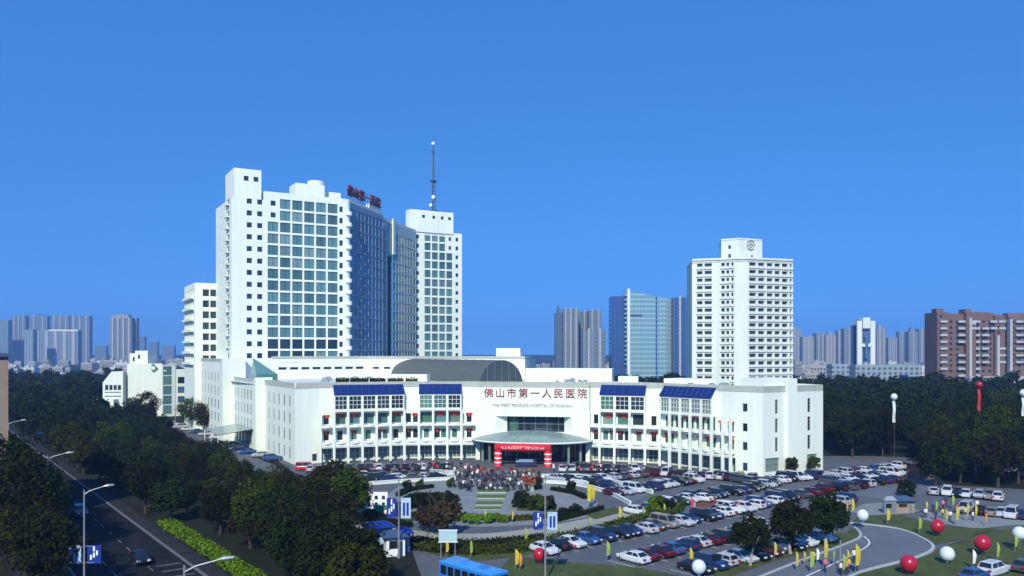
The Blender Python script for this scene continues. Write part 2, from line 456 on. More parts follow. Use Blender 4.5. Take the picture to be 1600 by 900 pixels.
sheet('pale_path', smooth(GP([(1440, 812), (1520, 826), (1600, 822), (1700, 838)])) + GP([(1700, 812), (1600, 806), (1520, 804), (1450, 800)]), .09, M_paving)
sheet('pale_path', GP([(1325, 800), (1350, 806), (1420, 804), (1440, 798), (1380, 786), (1350, 788)]), .09, M_paving)
sheet('pale_path', smooth(GP([(1290, 770), (1340, 775), (1400, 780), (1460, 768)])) + GP([(1445, 757), (1380, 760), (1300, 762)]), .03, M_lane)
# plaza in front of the entrance
plaza = smooth(GP([(600, 796), (610, 770), (640, 756), (700, 751)])) + smooth(GP([(850, 755), (900, 765), (930, 780), (935, 800)])) + smooth(GP([(930, 806), (880, 815), (800, 822), (700, 822), (620, 812), (598, 800)]))
sheet('plaza', plaza, .03, M_paving)
ring = smooth(GP([(560, 812), (640, 828), (740, 834), (830, 826), (930, 808), (1000, 795)])) + smooth(GP([(1040, 802), (950, 822), (850, 845), (740, 853), (640, 846), (545, 822)]))
sheet('ring_path', ring, .02, M_beige)
border = smooth(GP([(640, 850), (740, 858), (850, 849), (950, 826), (1060, 800)])) + smooth(GP([(1085, 803), (960, 838), (850, 862), (790, 872), (745, 876), (680, 868)]))
sheet('hedge_bed', border, .045, M_grass)
sheet('planting_bed', GP([(1085, 786), (1110, 782), (1150, 785), (1155, 791), (1120, 797), (1088, 796)]), .06, M_redearth)
kerb('bed_kerb', smooth(GP([(1085, 786), (1110, 782), (1150, 785), (1155, 791), (1120, 797), (1088, 796), (1085, 786)]), 3), .4, .2)
for (pts) in (GP([(655, 772), (690, 770), (694, 792), (640, 796)]), GP([(806, 774), (860, 776), (870, 800), (808, 798)]), GP([(600, 800), (645, 803), (660, 816), (610, 812)]), GP([(905, 800), (930, 800), (960, 792), (975, 800), (930, 812)])):
    sheet('hedge_bed', pts, .05, M_grass)
# bay markings of the car park
mb = MB()
def bays(p, q, n, L, mb):
    p, q = Vector(p[:2]), Vector(q[:2]); d = (q - p) / n; nn = Vector((-d.y, d.x)).normalized() * L / 2
    for i in range(n + 1):
        c = p + d * i; mb.obox(c - nn, c + nn, .1, .018, .021)
for a, b, n in (((835, 866), (1170, 797), 17), ((975, 882), (1200, 826), 12), ((1075, 897), (1290, 842), 11)): bays(G(*a), G(*b), n, 5.2, mb)
tag(mb.build('bay_markings', M_paint), kind='structure')

# ------------------------------------------------------------------ the hospital podium
PL0, PL1, PL2, PL3 = Vector((-50.5, 190.5)), Vector((-45, 192.3)), Vector((-26.2, 199.2)), Vector((-8.6, 200.2))
PC1, PR1, PR2, PR3, PR4 = Vector((18.4, 195.8)), Vector((34.2, 189.6)), Vector((46.6, 174.6)), Vector((52.6, 171.4)), Vector((68.6, 180.7))
pod = empty('hospital_podium', (4, 215, 0), 'long low white hospital block with blue sloping glazing and a concave entrance front', 'building')
SET = 1.7
def inset(p, q, k):
    d = (q - p).normalized(); n = Vector((-d.y, d.x)); return p + n * k, q + n * k
def inter(p, d, q, e):
    den = d.x * e.y - d.y * e.x; t = ((q.x - p.x) * e.y - (q.y - p.y) * e.x) / den; return p + d * t
def offset_line(pts, k):
    segs = [inset(a, b, k) for a, b in zip(pts, pts[1:])]; out = [segs[0][0]]
    for s1, s2 in zip(segs, segs[1:]): out.append(inter(s1[0], s1[1] - s1[0], s2[0], s2[1] - s2[0]))
    return out + [segs[-1][1]]
OUT_L, OUT_R = [PL1, PL2, PL3], [PC1, PR1, PR2]
IN_L, IN_R = offset_line(OUT_L, SET), offset_line(OUT_R, SET)
BK_L, BK_R = offset_line(OUT_L, 3.4), offset_line(OUT_R, 3.4)
TOPZ = 19.1
drapes = []
def wing(out, inn, bk, seg, bays, kind):
    """one straight piece of the concave front: out = column line; kinds per bay: 'w' glazed bay under blue roof, 'p' plain"""
    a, b = out[seg], out[seg + 1]; ia, ib = inn[seg], inn[seg + 1]; d = (b - a).normalized()
    L = (b - a).length; cut = [0]
    for w in bays: cut.append(cut[-1] + w)
    cut = [c * L / cut[-1] for c in cut]
    shift = (ia - a).dot(d)                                     # u on the inner wall = u - shift
    Lin = (ib - ia).length
    holes = []
    for i, k in enumerate(kind):
        u0, u1 = cut[i] - shift, cut[i + 1] - shift; c = (u0 + u1) / 2; w = u1 - u0
        u0, u1 = max(u0, .1), min(u1, Lin - .1)
        if k == 'w':
            holes.append((u0 + .32, u1 - .32, 8.95, 11.55, rnd.choice([M_glass, M_glassshop, M_glassgreen, M_glassdark]), .2))
            n = rnd.choice([1, 1, 2])
            for j in range(n):
                cc = c + (j - (n - 1) / 2) * w * .45
                holes.append((cc - .62, cc + .62, 5.3, 7.5, rnd.choice([M_glass, M_glassdark, M_glassgreen]), .2))
        else:
            offs = (-w * .24, w * .24) if w > 3 and k == 'd' else (0,)
            for o in offs:
                if .9 < c + o < Lin - .9:
                    holes.append((c + o - .6, c + o + .6, 9.1, 11.3, M_glassdark, .2)); holes.append((c + o - .6, c + o + .6, 5.3, 7.5, M_glassdark, .2))
    wl, panes, P, ang = facade(pod, ia, ib, 3.6, TOPZ, holes, M_white, glass=M_glass)
    for p in panes:
        zc = p.location.z
        if rnd.random() < (.6 if zc < 8 else .5): drapes.append((p, ang))
    MB().obox(ia, ib, .35, 18.02, TOPZ - .004).build('parapet', M_white, pod)
    # arcade behind the columns
    ba, bb = bk[seg], bk[seg + 1]; Lb = (bb - ba).length; sb = (ba - a).dot(d); hs = []
    for i in range(len(bays)):
        u0, u1 = max(cut[i] - sb + .2, .15), min(cut[i + 1] - sb - .2, Lb - .15)
        if u1 - u0 > .8: hs.append((u0, u1, .35, 3.2, M_glassshop, .12))
    _, ps, _, _ = facade(pod, ba, bb, 0, 3.6, hs, M_offwhite, pane_name='shopfront_pane')
    for p in ps: mullion(p, 3, 2, M_white2)
    mb = MB(); mb.prism([a, b, bb, ba], 3.6, 3.85); mb.build('arcade_ceiling', M_offwhite, pod)
    n = Vector((d.y, -d.x))
    mb = MB(); mb.obox(a + n * .12, b + n * .12, .5, 3.86, 4.42); mb.build('beam', M_white, pod)
    for z in (4.42, 8.3):
        mb = MB(); mb.prism([a, b, ib, ia], z - .02 if z > 5 else 4.425, z + .16); mb.build('balcony_floor', M_white, pod)
        for i in range(len(bays)):
            ua, ub = cut[i] + .25, cut[i + 1] - .25
            pts = [a + d * (ua + (ub - ua) * t) + n * (.55 * math.sin(math.pi * t) - .1) for t in [q / 6 for q in range(7)]]
            ribbon(pts, .1, z + .1, z + .62).build('balcony_parapet', M_white2, pod)
            mb = MB(); mb.tube([(p.x, p.y, z + .95) for p in pts], .035, 5)
            for p in pts: mb.tube([(p.x, p.y, z + .6), (p.x, p.y, z + .95)], .02, 4)
            mb.build('balcony_rail', M_white2, pod)
    for i, c in enumerate(cut):
        if (seg == 1 and i == 0): continue
        p = a + d * c
        mb = MB(); mb.prism([p + d * x + n * y for x, y in ((-.26, .3), (.26, .3), (.26, -.22), (-.26, -.22))], 0, 12.32); mb.build('column', M_white, pod)
    # glazed top storey under a sloping blue roof
    i = 0
    while i < len(kind):
        if kind[i] != 'w': i += 1; continue
        j = i
        while j < len(kind) and kind[j] == 'w': j += 1
        u0, u1 = cut[i], cut[j]; p, q = a + d * u0, a + d * u1
        hs = [(cut[k] - u0 + .3, cut[k + 1] - u0 - .3, 12.75, 15.75, gl[k % len(gl)], .22) for k in range(i, j)]
        _, ps, _, _ = facade(pod, p + n * .02, q + n * .02, 12.32, 16.3, hs, M_white, name='bay_front')
        for k, pn in enumerate(ps): mullion(pn, 3, 3, M_white2)
        mb = MB(); mb.prism([p, q, q - n * SET, p - n * SET], 12.1, 12.32); mb.build('bay_floor', M_white, pod)
        for e in (p, q):
            s = d * .2 if e is p else -d * .2
            mb = MB(); A, B = e + n * .0, e - n * SET
            mb.poly([(A.x, A.y, 12.32), (B.x, B.y, 12.32), (B.x, B.y, 18.25), (A.x, A.y, 16.3)])
            A2, B2 = A + s, B + s
            mb.poly([(A2.x, A2.y, 12.32), (B2.x, B2.y, 12.32), (B2.x, B2.y, 18.25), (A2.x, A2.y, 16.3)]); mb.build('bay_cheek', M_white, pod)
        A, B, C, D = p + n * .25, q + n * .25, q - n * (SET - .01), p - n * (SET - .01)
        mb = MB(); mb.poly([(A.x, A.y, 16.28), (B.x, B.y, 16.28), (C.x, C.y, 18.45), (D.x, D.y, 18.45)]); mb.poly([(A.x, A.y, 16.12), (D.x, D.y, 18.3), (C.x, C.y, 18.3), (B.x, B.y, 16.12)])
        mb.poly([(A.x, A.y, 16.12), (B.x, B.y, 16.12), (B.x, B.y, 16.28), (A.x, A.y, 16.28)]); mb.poly([(A.x, A.y, 16.12), (A.x, A.y, 16.28), (D.x, D.y, 18.45), (D.x, D.y, 18.3)]); mb.poly([(B.x, B.y, 16.12), (C.x, C.y, 18.3), (C.x, C.y, 18.45), (B.x, B.y, 16.28)])
        rf = mb.build('glazed_roof', M_blueroof, pod)
        mb = MB(); nb = (j - i) * 2
        for k in range(nb + 1):
            u = k / nb; t = A.lerp(B, u); t2 = D.lerp(C, u)
            mb.tube([(t.x, t.y, 16.31), (t2.x, t2.y, 18.48)], .045, 4)
        mb.build('roof_rib', M_darksteel, rf)
        i = j
gl = [M_glassdark]
wing(OUT_L, IN_L, BK_L, 0, [3.2, 3.3, 3.4, 3.4, 3.4, 3.4], 'pwwwww')
gl = [M_glassgreen, M_glassgreen, M_glassgreen, M_glassdark]
wing(OUT_L, IN_L, BK_L, 1, [3.5, 3.4, 3.4, 3.4, 3.7], 'dwwwp')
gl = [M_glassdark, M_glassgreen, M_glassdark, M_glassdark]
wing(OUT_R, IN_R, BK_R, 0, [2.6, 3.6, 3.6, 3.6, 3.4], 'pwwwp')
gl = [M_glassshop]
wing(OUT_R, IN_R, BK_R, 1, [3.2, 3.2, 3.2, 3.2, 3.2, 3.2, 2.2], 'wwwwwpp')
for p, ang in drapes:                                           # red festive swags over the windows
    mb = MB(); w = max(p.scale[0], 1.2) * .66; h = 1.05
    pts = [(-w + 2 * w * t, -.12 - .1 * math.sin(9 * t), 0) for t in [q / 8 for q in range(9)]]
    for s, e in zip(pts, pts[1:]):
        za, zb = -h * (.55 + .45 * math.cos(s[0] / w * 5)), -h * (.55 + .45 * math.cos(e[0] / w * 5))
        mb.poly([(s[0], s[1], 0), (e[0], e[1], 0), (e[0], e[1], zb), (s[0], s[1], za)])
        mb.poly([(s[0], s[1] + .06, 0), (s[0], s[1] + .06, za), (e[0], e[1] + .06, zb), (e[0], e[1] + .06, 0)])
    c = Vector(p.location) + Vector((math.sin(ang), -math.cos(ang), 0)) * .25 + Vector((0, 0, p.scale[2] / 2 + .05))
    link('festive_drape', mb.mesh('festive_drape', M_drape), pod, c, ang)

# corner walls, centre wall with the recessed entrance window
def corner(p, q, z1, holes, m=M_white, **k):
    r = facade(pod, p, q, 0, z1, holes, m, **k); MB().obox(p, q, .35, z1 - 1.08, z1 - .004).build('parapet', m, pod); return r
corner(PL0, IN_L[0], TOPZ, [(4.2, 5.4, .6, 2.3, M_glassdark)])
corner(IN_R[2], PR3, TOPZ, [((PR3 - IN_R[2]).length * .34 - .5, (PR3 - IN_R[2]).length * .34 + .6, z, z + 1.7, M_glassdark) for z in (1.0, 5.4, 9.4, 13.6)])
# the inner ends of the wings meet the centre wall at the column line
for a, b in ((IN_L[2], PL3), (PC1, IN_R[0])): facade(pod, a, b, 3.6, TOPZ, [], M_white)
for a, b in ((BK_L[2], PL3), (PC1, BK_R[0])): facade(pod, a, b, 0, 3.6, [], M_white)
for a, b in ((BK_L[0], PL1), ): pass
LC = (PC1 - PL3).length
du = (PC1 - PL3).normalized(); dn = Vector((du.y, -du.x)); angc = math.atan2(du.y, du.x)
u_of = lambda px: (px - 745) / (920 - 745) * LC
eh = [(u_of(775), u_of(893), 6.9, 10.7, 'none', 2.2), (u_of(750), u_of(915), 0, 4.6, 'none', 4.0)]
wc, _, Pc, _ = facade(pod, PL3, PC1, 0, TOPZ, eh, M_white)
MB().obox(PL3, PC1, .35, 18.02, TOPZ - .004).build('parapet', M_white, pod)
# splayed jambs of the upper entrance window
ua, ub, va, vb = u_of(775), u_of(893), u_of(791), u_of(881)
for (s, e) in ((ua, va), (ub, vb)):
    mb = MB(); mb.poly([Pc(s, 6.9, .01), Pc(e, 6.9, 2.0), Pc(e, 10.7, 2.0), Pc(s, 10.7, .01)]); mb.build('splayed_jamb', M_white, pod)
pq = [va, va + (vb - va) * .04, va + (vb - va) * .2, va + (vb - va) * .4, va + (vb - va) * .6, va + (vb - va) * .8, vb]
for k in range(6):
    g = M_glassgreen if k == 1 else M_glassdark
    p = pane(pod, Pc((pq[k] + pq[k + 1]) / 2, 8.8, 2.05), angc, pq[k + 1] - pq[k] - .06, 3.8, g)
    if k: mullion(p, 2, 2, M_steel)
# entrance hall front behind the canopy
hall = [Pc(u_of(750), 0, 4.0), Pc(u_of(915), 0, 4.0)]
hl = (Vector(hall[1]) - Vector(hall[0])).length; nb = 9
facade(pod, hall[0], hall[1], 0, 4.6, [(k * hl / nb + .12, (k + 1) * hl / nb - .12, .1, 4.0, M_glassdark, .1) for k in range(nb)], M_steel, name='entrance_screen', pane_name='door_pane')
# canopy: a shallow glass lens carried by four columns
can = MB(); cc = Pc(u_of(832), 0, 0); NA, NR = 24, 5; hw, pr = 14.6, 9.0
for r in range(NR):
    for k in range(NA):
        def cp(r_, k_):
            t = math.pi * k_ / NA; q = r_ / NR
            x, y = -hw * math.cos(t) * q, pr * math.sin(t) * q
            return (cc[0] + du.x * x + dn.x * y, cc[1] + du.y * x + dn.y * y, 5.15 + 2.2 * (1 - q * q))
        can.poly([cp(r, k), cp(r, k + 1), cp(r + 1, k + 1), cp(r + 1, k)])
cano = can.build('canopy', M_canopy, pod, smooth=True)
mb = MB()
for k in range(0, NA + 1, 2): mb.tube([tuple(Vector(cp(r, k)) + Vector((0, 0, .02))) for r in range(0, NR + 1)], .04, 5)
mb.build('canopy_rib', M_steel, cano)
mb = MB(); mb.tube([cp(NR, k) for k in range(NA + 1)], .22, 6); mb.build('canopy_edge', M_offwhite, cano)
mb = MB()
for k in range(NA):
    a, b = cp(NR, k), cp(NR, k + 1); mb.poly([(a[0], a[1], 4.9), (b[0], b[1], 4.9), (cc[0], cc[1], 4.75)])
mb.build('canopy_soffit', M_steel, cano)
for px, o in ((757, 2.0), (772, 5.4), (892, 5.4), (908, 2.0)):
    p = Pc(u_of(px), 0, -o); mb = MB(); mb.tube([(p[0], p[1], 0), (p[0], p[1], 4.95)], .3, 10); mb.build('canopy_column', M_glassshop, pod)
# lettering over the entrance
for k, ch in enumerate('佛山市第一人民医院'):
    letter(pod, ch, Pc(u_of(764 + k * 18.2), 16.2, -.12), angc, 2.45, M_redsign, depth=.08)
letter(pod, "THE FIRST PEOPLE'S HOSPITAL OF FOSHAN", Pc(u_of(832), 13.35, -.1), angc, 1.02, M_greysign, 'sign_lettering', .05)

# right-hand end block
d5 = (PR4 - PR3); L5 = d5.length
hs = []
for z in (5.2, 9.2, 13.2): hs += [(L5 * .19, L5 * .235, z, z + 3.0, M_glassdark), (L5 * .73, L5 * .785, z, z + 3.0, M_glassdark)]
hs += [(L5 * .03, L5 * .26, 1.0, 3.9, M_glassshop, .3), (L5 * .72, L5 * .9, .6, 4.0, M_glassshop, .3)]
_, ps, P5, _ = facade(pod, PR3, PR4, 0, TOPZ, hs, M_offwhite)
for p in ps: mullion(p, 1 if p.scale[0] < 1.2 else 4, 4 if p.scale[0] < 1.2 else 2, M_steel)
MB().obox(PR3, PR4, .35, 18.02, TOPZ - .004).build('parapet', M_offwhite, pod)
facade(pod, PR4, (PR4.x - 13, PR4.y + 22.5), 0, TOPZ, [(u, u + 1.4, z, z + 1.8, M_glassdark) for u in (5, 11, 17) for z in (1.2, 5.4, 9.4, 13.4)], M_offwhite)
n5 = Vector((d5.y, -d5.x)).normalized(); e5 = d5.normalized()
a, b = PR3 + e5 * L5 * .36, PR3 + e5 * L5 * .51
mb = MB(); mb.prism([a + n5 * .7, b + n5 * .7, b, a], 0, 20.6); mb.build('pilaster', M_white, pod)
mb = MB(); a = PR3 + e5 * .6; mb.prism([a - n5 * .4, b - n5 * .4, b - n5 * 7, a - n5 * 7], 18.0, 20.7); mb.build('stair_head', M_white, pod)

# left flank: three bays stepping outward, separated by pilasters
def slits(b1, b0, n, w, rows, m0=1.6):
    L = b1 - b0; return [(m0 + k * (L - 2 * m0) / (n - 1) - w / 2, m0 + k * (L - 2 * m0) / (n - 1) + w / 2, z, z + 2.7, M_glass, .07) for k in range(n) for z in rows]
rows4 = (1.1, 5.3, 9.3, 13.3)
bL = PL0.dot(E2)
def flank(a, b1, b0, z1, holes, m=M_white):
    _, ps, _, _ = facade(pod, W(a, b1), W(a, b0), 0, z1, holes, m, name='flank_wall')
    MB().obox(W(a, b1), W(a, b0), .35, z1 - 1.05, z1 - .004).build('parapet', m, pod)
aL = PL0.dot(E1)
flank(aL, 219.5, bL, TOPZ, slits(219.5, bL, 5, 1.2, rows4, 4.5))
flank(aL - 1.5, 252, 222, TOPZ, slits(252, 222, 7, 1.5, rows4, 3))
flank(47, 303, 255, 24.4, slits(303, 255, 8, 1.8, rows4 + (17.4,), 4))
for (b1, b0, a0, z1) in ((222, 219.5, aL - 2.4, 19.6), (255, 252, aL - 4.6, 24.5)):
    mb = MB(); mb.prism([W(a0, b0), W(a0, b1), W(aL + 2, b1), W(aL + 2, b0)], 0, z1); mb.build('pilaster', M_white, pod)
facade(pod, W(47.0, 255.02), W(62, 255.02), 17.9, 24.4, [(9.5, 10.3, 20.2, 21.4, M_glassdark)], M_white)
facade(pod, W(70, 303), W(47, 303), 0, 24.4, [], M_white)
# roofs
mb = MB()
roof = [W(aL, 219.4), W(aL, bL), PL0, IN_L[0], IN_L[1], IN_L[2], PL3, PC1, IN_R[0], IN_R[1], IN_R[2], PR3, PR4, (PR4.x - 13, PR4.y + 22.5), (28, 236), (24, 252), (2, 262), W(94, 262), W(47, 262), W(49, 255), W(49.9, 222)]
mb.prism([tuple(p) for p in roof[:1] + roof[2:]], 17.7, 18.0); mb.build('roof_deck', M_roofdeck, pod)
mb = MB(); mb.prism([W(47.1, 255.1), W(47.1, 302.9), W(70, 302.9), W(70, 255.1)], 23.1, 23.3); mb.build('roof_deck', M_roofdeck, pod)
# upper storey behind the roof terrace, with its row of small windows
U = [W(62, 255.02), W(93, 256), (4.0, 252)]
facade(pod, U[0], U[1], 17.9, 25.1, [(2 + k * 3.6, 4.6 + k * 3.6, 20.9, 21.7, M_glassdark, .2) for k in range(8)], M_white)
facade(pod, U[1], U[2], 17.9, 25.1, [(2 + k * 4, 4.4 + k * 4, 20.9, 21.6, M_glassdark, .2) for k in range(4)], M_white)
facade(pod, U[2], (8, 275), 17.9, 25.1, [], M_white)
mb = MB(); mb.prism([U[0], U[1], U[2], (8, 275), W(100, 300), W(62, 300)], 24.2, 24.5); mb.build('roof_deck', M_roofdeck, pod)
for a, b in ((U[0], U[1]), (U[1], U[2])): MB().obox(a, b, .35, 24.5, 25.09).build('parapet', M_white, pod)
mb = MB(); mb.prism([(-5.0, 259), (2.6, 257.5), (3.4, 263), (-4.2, 264.5)], 24.5, 27.6); mb.build('stair_head', M_white, pod)
# right rear block
facade(pod, (3.8, 231), (27.5, 225.5), 17.9, 21.8, [], M_offwhite)
mb = MB(); mb.prism([(3.9, 231.2), (27.4, 225.7), (30, 240), (8, 250)], 17.95, 21.6); mb.build('rear_block', M_offwhite, pod)
mb = MB(); mb.prism([(28, 216), (33, 214.5), (34, 220), (29, 221)], 17.95, 19.9); mb.build('roof_housing', M_offwhite, pod)
mb = MB(); mb.prism([(38, 205), (49, 197), (54, 203), (43, 211)], 17.95, 19.7); mb.build('roof_housing', M_white, pod)
# barrel vault
v0 = Vector((-2.7, 214)); vl = 62; vr = 6.3; mb = MB(); NV = 20
prof = [(math.cos(math.pi * k / NV) * vr, 17.9 + math.sin(math.pi * k / NV) * vr) for k in range(NV + 1)]
side = E1
for j in range(12):
    for k in range(NV):
        q = [(j, k), (j, k + 1), (j + 1, k + 1), (j + 1, k)]
        pts = [v0 + E2 * (vl * s / 12) + side * prof[t][0] for s, t in q]
        mb.poly([(p.x, p.y, prof[t][1]) for p, (s, t) in zip(pts, q)])
vault = mb.build('barrel_vault', M_vault, pod, smooth=True)
mb = MB(); mb.poly([((v0 + side * x + E2 * .02).x, (v0 + side * x + E2 * .02).y, z) for x, z in prof]); mb.build('vault_gable', M_vaultend, vault)
mb = MB()
for j in range(13):
    mb.tube([tuple((v0 + E2 * (vl * j / 12) + side * x * 1.003).to_3d() + Vector((0, 0, 17.9 + (z - 17.9) * 1.004))) for x, z in prof], .035, 4)
mb.build('vault_seam', M_vault, vault)
mb = MB()
for k in range(-2, 3):
    x = k * 2.1; h = math.sqrt(vr * vr - x * x); p = v0 + side * x - E2 * .05; mb.tube([(p.x, p.y, 17.9), (p.x, p.y, 17.9 + h)], .07, 4)
mb.build('gable_bar', M_steel, vault)
mb = MB(); mb.prism([(-34, 219), (-22.5, 216.5), (-22, 220), (-33.5, 222.5)], 17.95, 20.4); mb.build('roof_housing', M_white, pod)
# triangular roof light at the left rear
q = [W(53, 236), W(59, 236), W(59, 243), W(53, 243)]; t = W(53.5, 242)
mb = MB(); mb.prism(q, 17.98, 20.0); hb = mb.build('roof_light_base', M_glassgreen, pod)
mb = MB()
for a, b in zip(q, q[1:] + q[:1]): mb.poly([(*a, 20.02), (*b, 20.02), (*t, 24.6)])
mb.build('roof_light', M_glass, pod)
# roof services (small boxes seen as clutter behind the parapet)
for k in range(16):
    px, d = rnd.choice([(rnd.uniform(835, 940), rnd.uniform(205, 222)), (rnd.uniform(470, 600), rnd.uniform(222, 248)), (rnd.uniform(1040, 1180), rnd.uniform(185, 193))])
    x = X(px, d); s = rnd.uniform(.5, 1.1)
    mb = MB(); mb.box(x - s, x + s, d - s * .7, d + s * .7, 17.99, 18.1 + rnd.uniform(.6, 1.0)); mb.box(x - s * .7, x + s * .7, d - s * .5, d + s * .5, 18.0, 18.3 + rnd.uniform(.8, 1.0)); mb.build('air_conditioning_unit', M_steel, pod)

# ------------------------------------------------------------------ the hospital tower
tow = empty('hospital_tower', (*W(90, 285), 0), 'tall white hospital tower with teal window grids, blue glass recess and rooftop letters', 'building')
FH = 3.735; TZ = 77.4
zr = lambda k: 73.8 - FH * k                                     # centre height of row k
A0, A1, AB = 51.8, 88.6, 264.0
hs = []
for k in range(14):
    z = zr(k)
    for a in (57.2, 60.4): hs.append((a - .8 - A0, a + .8 - A0, z - .8, z + .8, M_glassdark))
    g0 = 62.6
    for c in range(6):
        if c == 0 and k < 2: hs.append((63.8 - A0, 65.4 - A0, z - .8, z + .8, M_glassdark)); continue
        hs.append((g0 + c * 3.9 + .27 - A0, g0 + (c + 1) * 3.9 - .27 - A0, z - 1.55, z + 1.55, M_glassdark if k >= 12 and rnd.random() < .7 else (M_curtain if rnd.random() < .14 else M_glass)))
    hs.append((86.3 - A0, 87.5 - A0, z - .9, z + .9, M_glassdark))
AM = 61.8
facade(tow, W(A0, AB), W(AM, AB), 17.9, 74.6, [h for h in hs if h[1] < AM - A0], M_white, .35)
facade(tow, W(AM, AB + 8), W(AM, AB), 73, TZ, [], M_white)
_, ps, _, _ = facade(tow, W(AM, AB), W(A1, AB), 17.9, TZ, [(h[0] - AM + A0, h[1] - AM + A0) + h[2:] for h in hs if h[0] > AM - A0], M_white, .35)
for p in ps:
    if p.scale[0] > 3: mullion(p, 2, 1, M_glassdark)
# left flank with corner windows and small balconies
hs = [(26 - 7.2, 26 - 3.4, zr(k) - .9, zr(k) + .9, M_glassdark, .3) for k in range(14)] + [(8, 9.4, zr(k) - .8, zr(k) + .8, M_glassdark) for k in range(14)]
facade(tow, W(A0, AB + 26), W(A0, AB), 17.9, 74.2, hs, M_white)
for k in range(14):
    mb = MB(); mb.prism([W(A0 - .9, AB + 7.4), W(A0, AB + 7.4), W(A0, AB + 3.2), W(A0 - .9, AB + 3.2)], zr(k) - 1.25, zr(k) - .95); mb.build('window_ledge', M_white, tow)
# upper lift head of the left wing
def lift(a0, a1, b0, b1, z0, z1, wins, side=True):
    facade(tow, W(a0, b0), W(a1, b0), z0, z1, wins, M_white); facade(tow, W(a0, b1), W(a0, b0), z0, z1, [], M_white)
    facade(tow, W(a1, b0), W(a1, b1), z0, z1, [], M_white)
    mb = MB(); mb.prism([W(a0 + .05, b0 + .05), W(a0 + .05, b1), W(a1 - .05, b1), W(a1 - .05, b0 + .05)], z1 - .9, z1 - .5); mb.build('roof_deck', M_roofdeck, tow)
lift(52.6, 61.0, AB + .5, AB + 14, 74, 83.9, [(3.0, 4.5, 80.2, 81.7, M_glassdark), (6.0, 7.5, 80.2, 81.7, M_glassdark)])
mb = MB(); mb.prism([W(A0 + .6, AB + .8), W(A0 + .6, AB + 26), W(A1, AB + 26), W(A1 - .05, AB + .8)], 73.0, 73.6); mb.build('roof_deck', M_roofdeck, tow)
# rounded corner strip with stacked balconies, then the diagonal curtain wall
D0 = Vector((A1, AB)); dd = Vector((1, 1)).normalized()
cn = [W(A1, AB), W(A1 + .9, AB + .15), W(A1 + 1.7, AB + .9), W(A1 + 1.9, AB + 1.9)]
mb = MB()
for a, b in zip(cn, cn[1:]): mb.poly([(*a, 17.9), (*b, 17.9), (*b, TZ), (*a, TZ)])
mb.build('corner_pier', M_white, tow)
for k in range(14):
    mb = MB(); c = W(A1 + .9, AB + .3); z = zr(k)
    mb.prism([(c[0] + 1.25 * math.cos(t), c[1] + 1.25 * math.sin(t)) for t in [2 * math.pi * q / 12 for q in range(12)]], z - 1.75, z - .55); mb.build('corner_balcony', M_white, tow)
S0 = Vector((A1 + 1.9, AB + 1.9))
def DW(s, k=0):
    p = S0 + dd * s + Vector((-1, 1)).normalized() * k; return W(p.x, p.y)
# first half: deep blue curtain wall
hs = [(c * 3 + .16, (c + 1) * 3 - .16, zr(k) - FH / 2 + .1 + .0, zr(k) + FH / 2 - .12, M_glassblue, .14) for k in range(14) for c in range(9)]
hs = [(a, b, c, min(e, 75.0), g, q) for a, b, c, e, g, q in hs]
facade(tow, DW(0), DW(27.2), 17.9, TZ - .6, hs, M_frame, .14, name='curtain_wall', pane_name='curtain_wall_pane')
hs = [(c * 2.2 + .2, (c + 1) * 2.2 - .12, zr(k) - 1.7, zr(k) + 1.6, M_glassblue if c else M_glass, .14) for k in range(1, 14) for c in range(2)]
facade(tow, DW(27.2, .3), DW(31.8, .3), 17.9, TZ - 2, hs, M_frame, name='curtain_wall', pane_name='curtain_wall_pane')
facade(tow, DW(31.8, .3), DW(36.4, .3), 17.9, TZ - 2.4, [(.3, 4.3, 18.5, 62.5, M_glassdark, 2.5), (.6, 4.0, 63.6, 73.5, M_glass, .2)], M_glass, name='curtain_wall', pane_name='recess_pane')
hs = [(c * 2.9 + .3, (c + 1) * 2.9 - .3, zr(k) - 1.5, zr(k) + 1.5, M_glass if (c + k) % 5 else M_curtain, .12) for k in range(1, 14) for c in range(8)]
facade(tow, DW(36.4), DW(60.2), 17.9, TZ - 2.2, hs, mat('sage_spandrel', (.46, .57, .56), .5, .05, .3), .12, name='curtain_wall', pane_name='curtain_wall_pane')
mb = MB(); mb.obox(DW(36.2, -.25), DW(38.4, -.25), .5, 63.5, TZ - .4); mb.build('pier', M_white, tow)
mb = MB(); mb.prism([DW(0, .2), DW(27.2, .2), DW(36.4, .5), DW(60, .3), W(135, 330), W(88, 292)], 73.4, 74.3); mb.build('roof_deck', M_roofdeck, tow)
for a, b, z in ((DW(0, .05), DW(27.2, .05), TZ + .2), (DW(27.2, .4), DW(36.4, .4), TZ - 1), (DW(36.4, .05), DW(60, .05), TZ - 1.2)): MB().obox(a, b, .5, z - 1.4, z).build('parapet', M_offwhite, tow)
# plant rooms behind the letters
for (a0, a1, b0, b1, z1) in ((75, 85, 276, 284, 83.6), (86, 92, 280, 288, 82.4), (98, 110, 290, 296, 80)):
    mb = MB(); mb.prism([W(a0, b0), W(a0, b1), W(a1, b1), W(a1, b0)], 73.6, z1); mb.build('plant_room', M_white, tow)
c = W(83, 279); mb = MB(); mb.tube([(*c, 80), (*c, 85.2)], 3.0, 20); mb.build('water_tank', M_offwhite, tow)
for s in (18.5, 23): mb = MB(); mb.obox(DW(s, .6), DW(s + 3.6, .6), 2.2, 77, 79.6); mb.build('roof_housing', M_white, tow)
angd = math.atan2((Vector(DW(1)) - Vector(DW(0))).y, (Vector(DW(1)) - Vector(DW(0))).x)
for k, ch in enumerate('佛山第一医院'):
    p = DW(1.5 + k * 4.5, .5); letter(tow, ch, (*p, 80.6), angd, 4.1, M_darkredsign, 'roof_character', .35)
mb = MB()
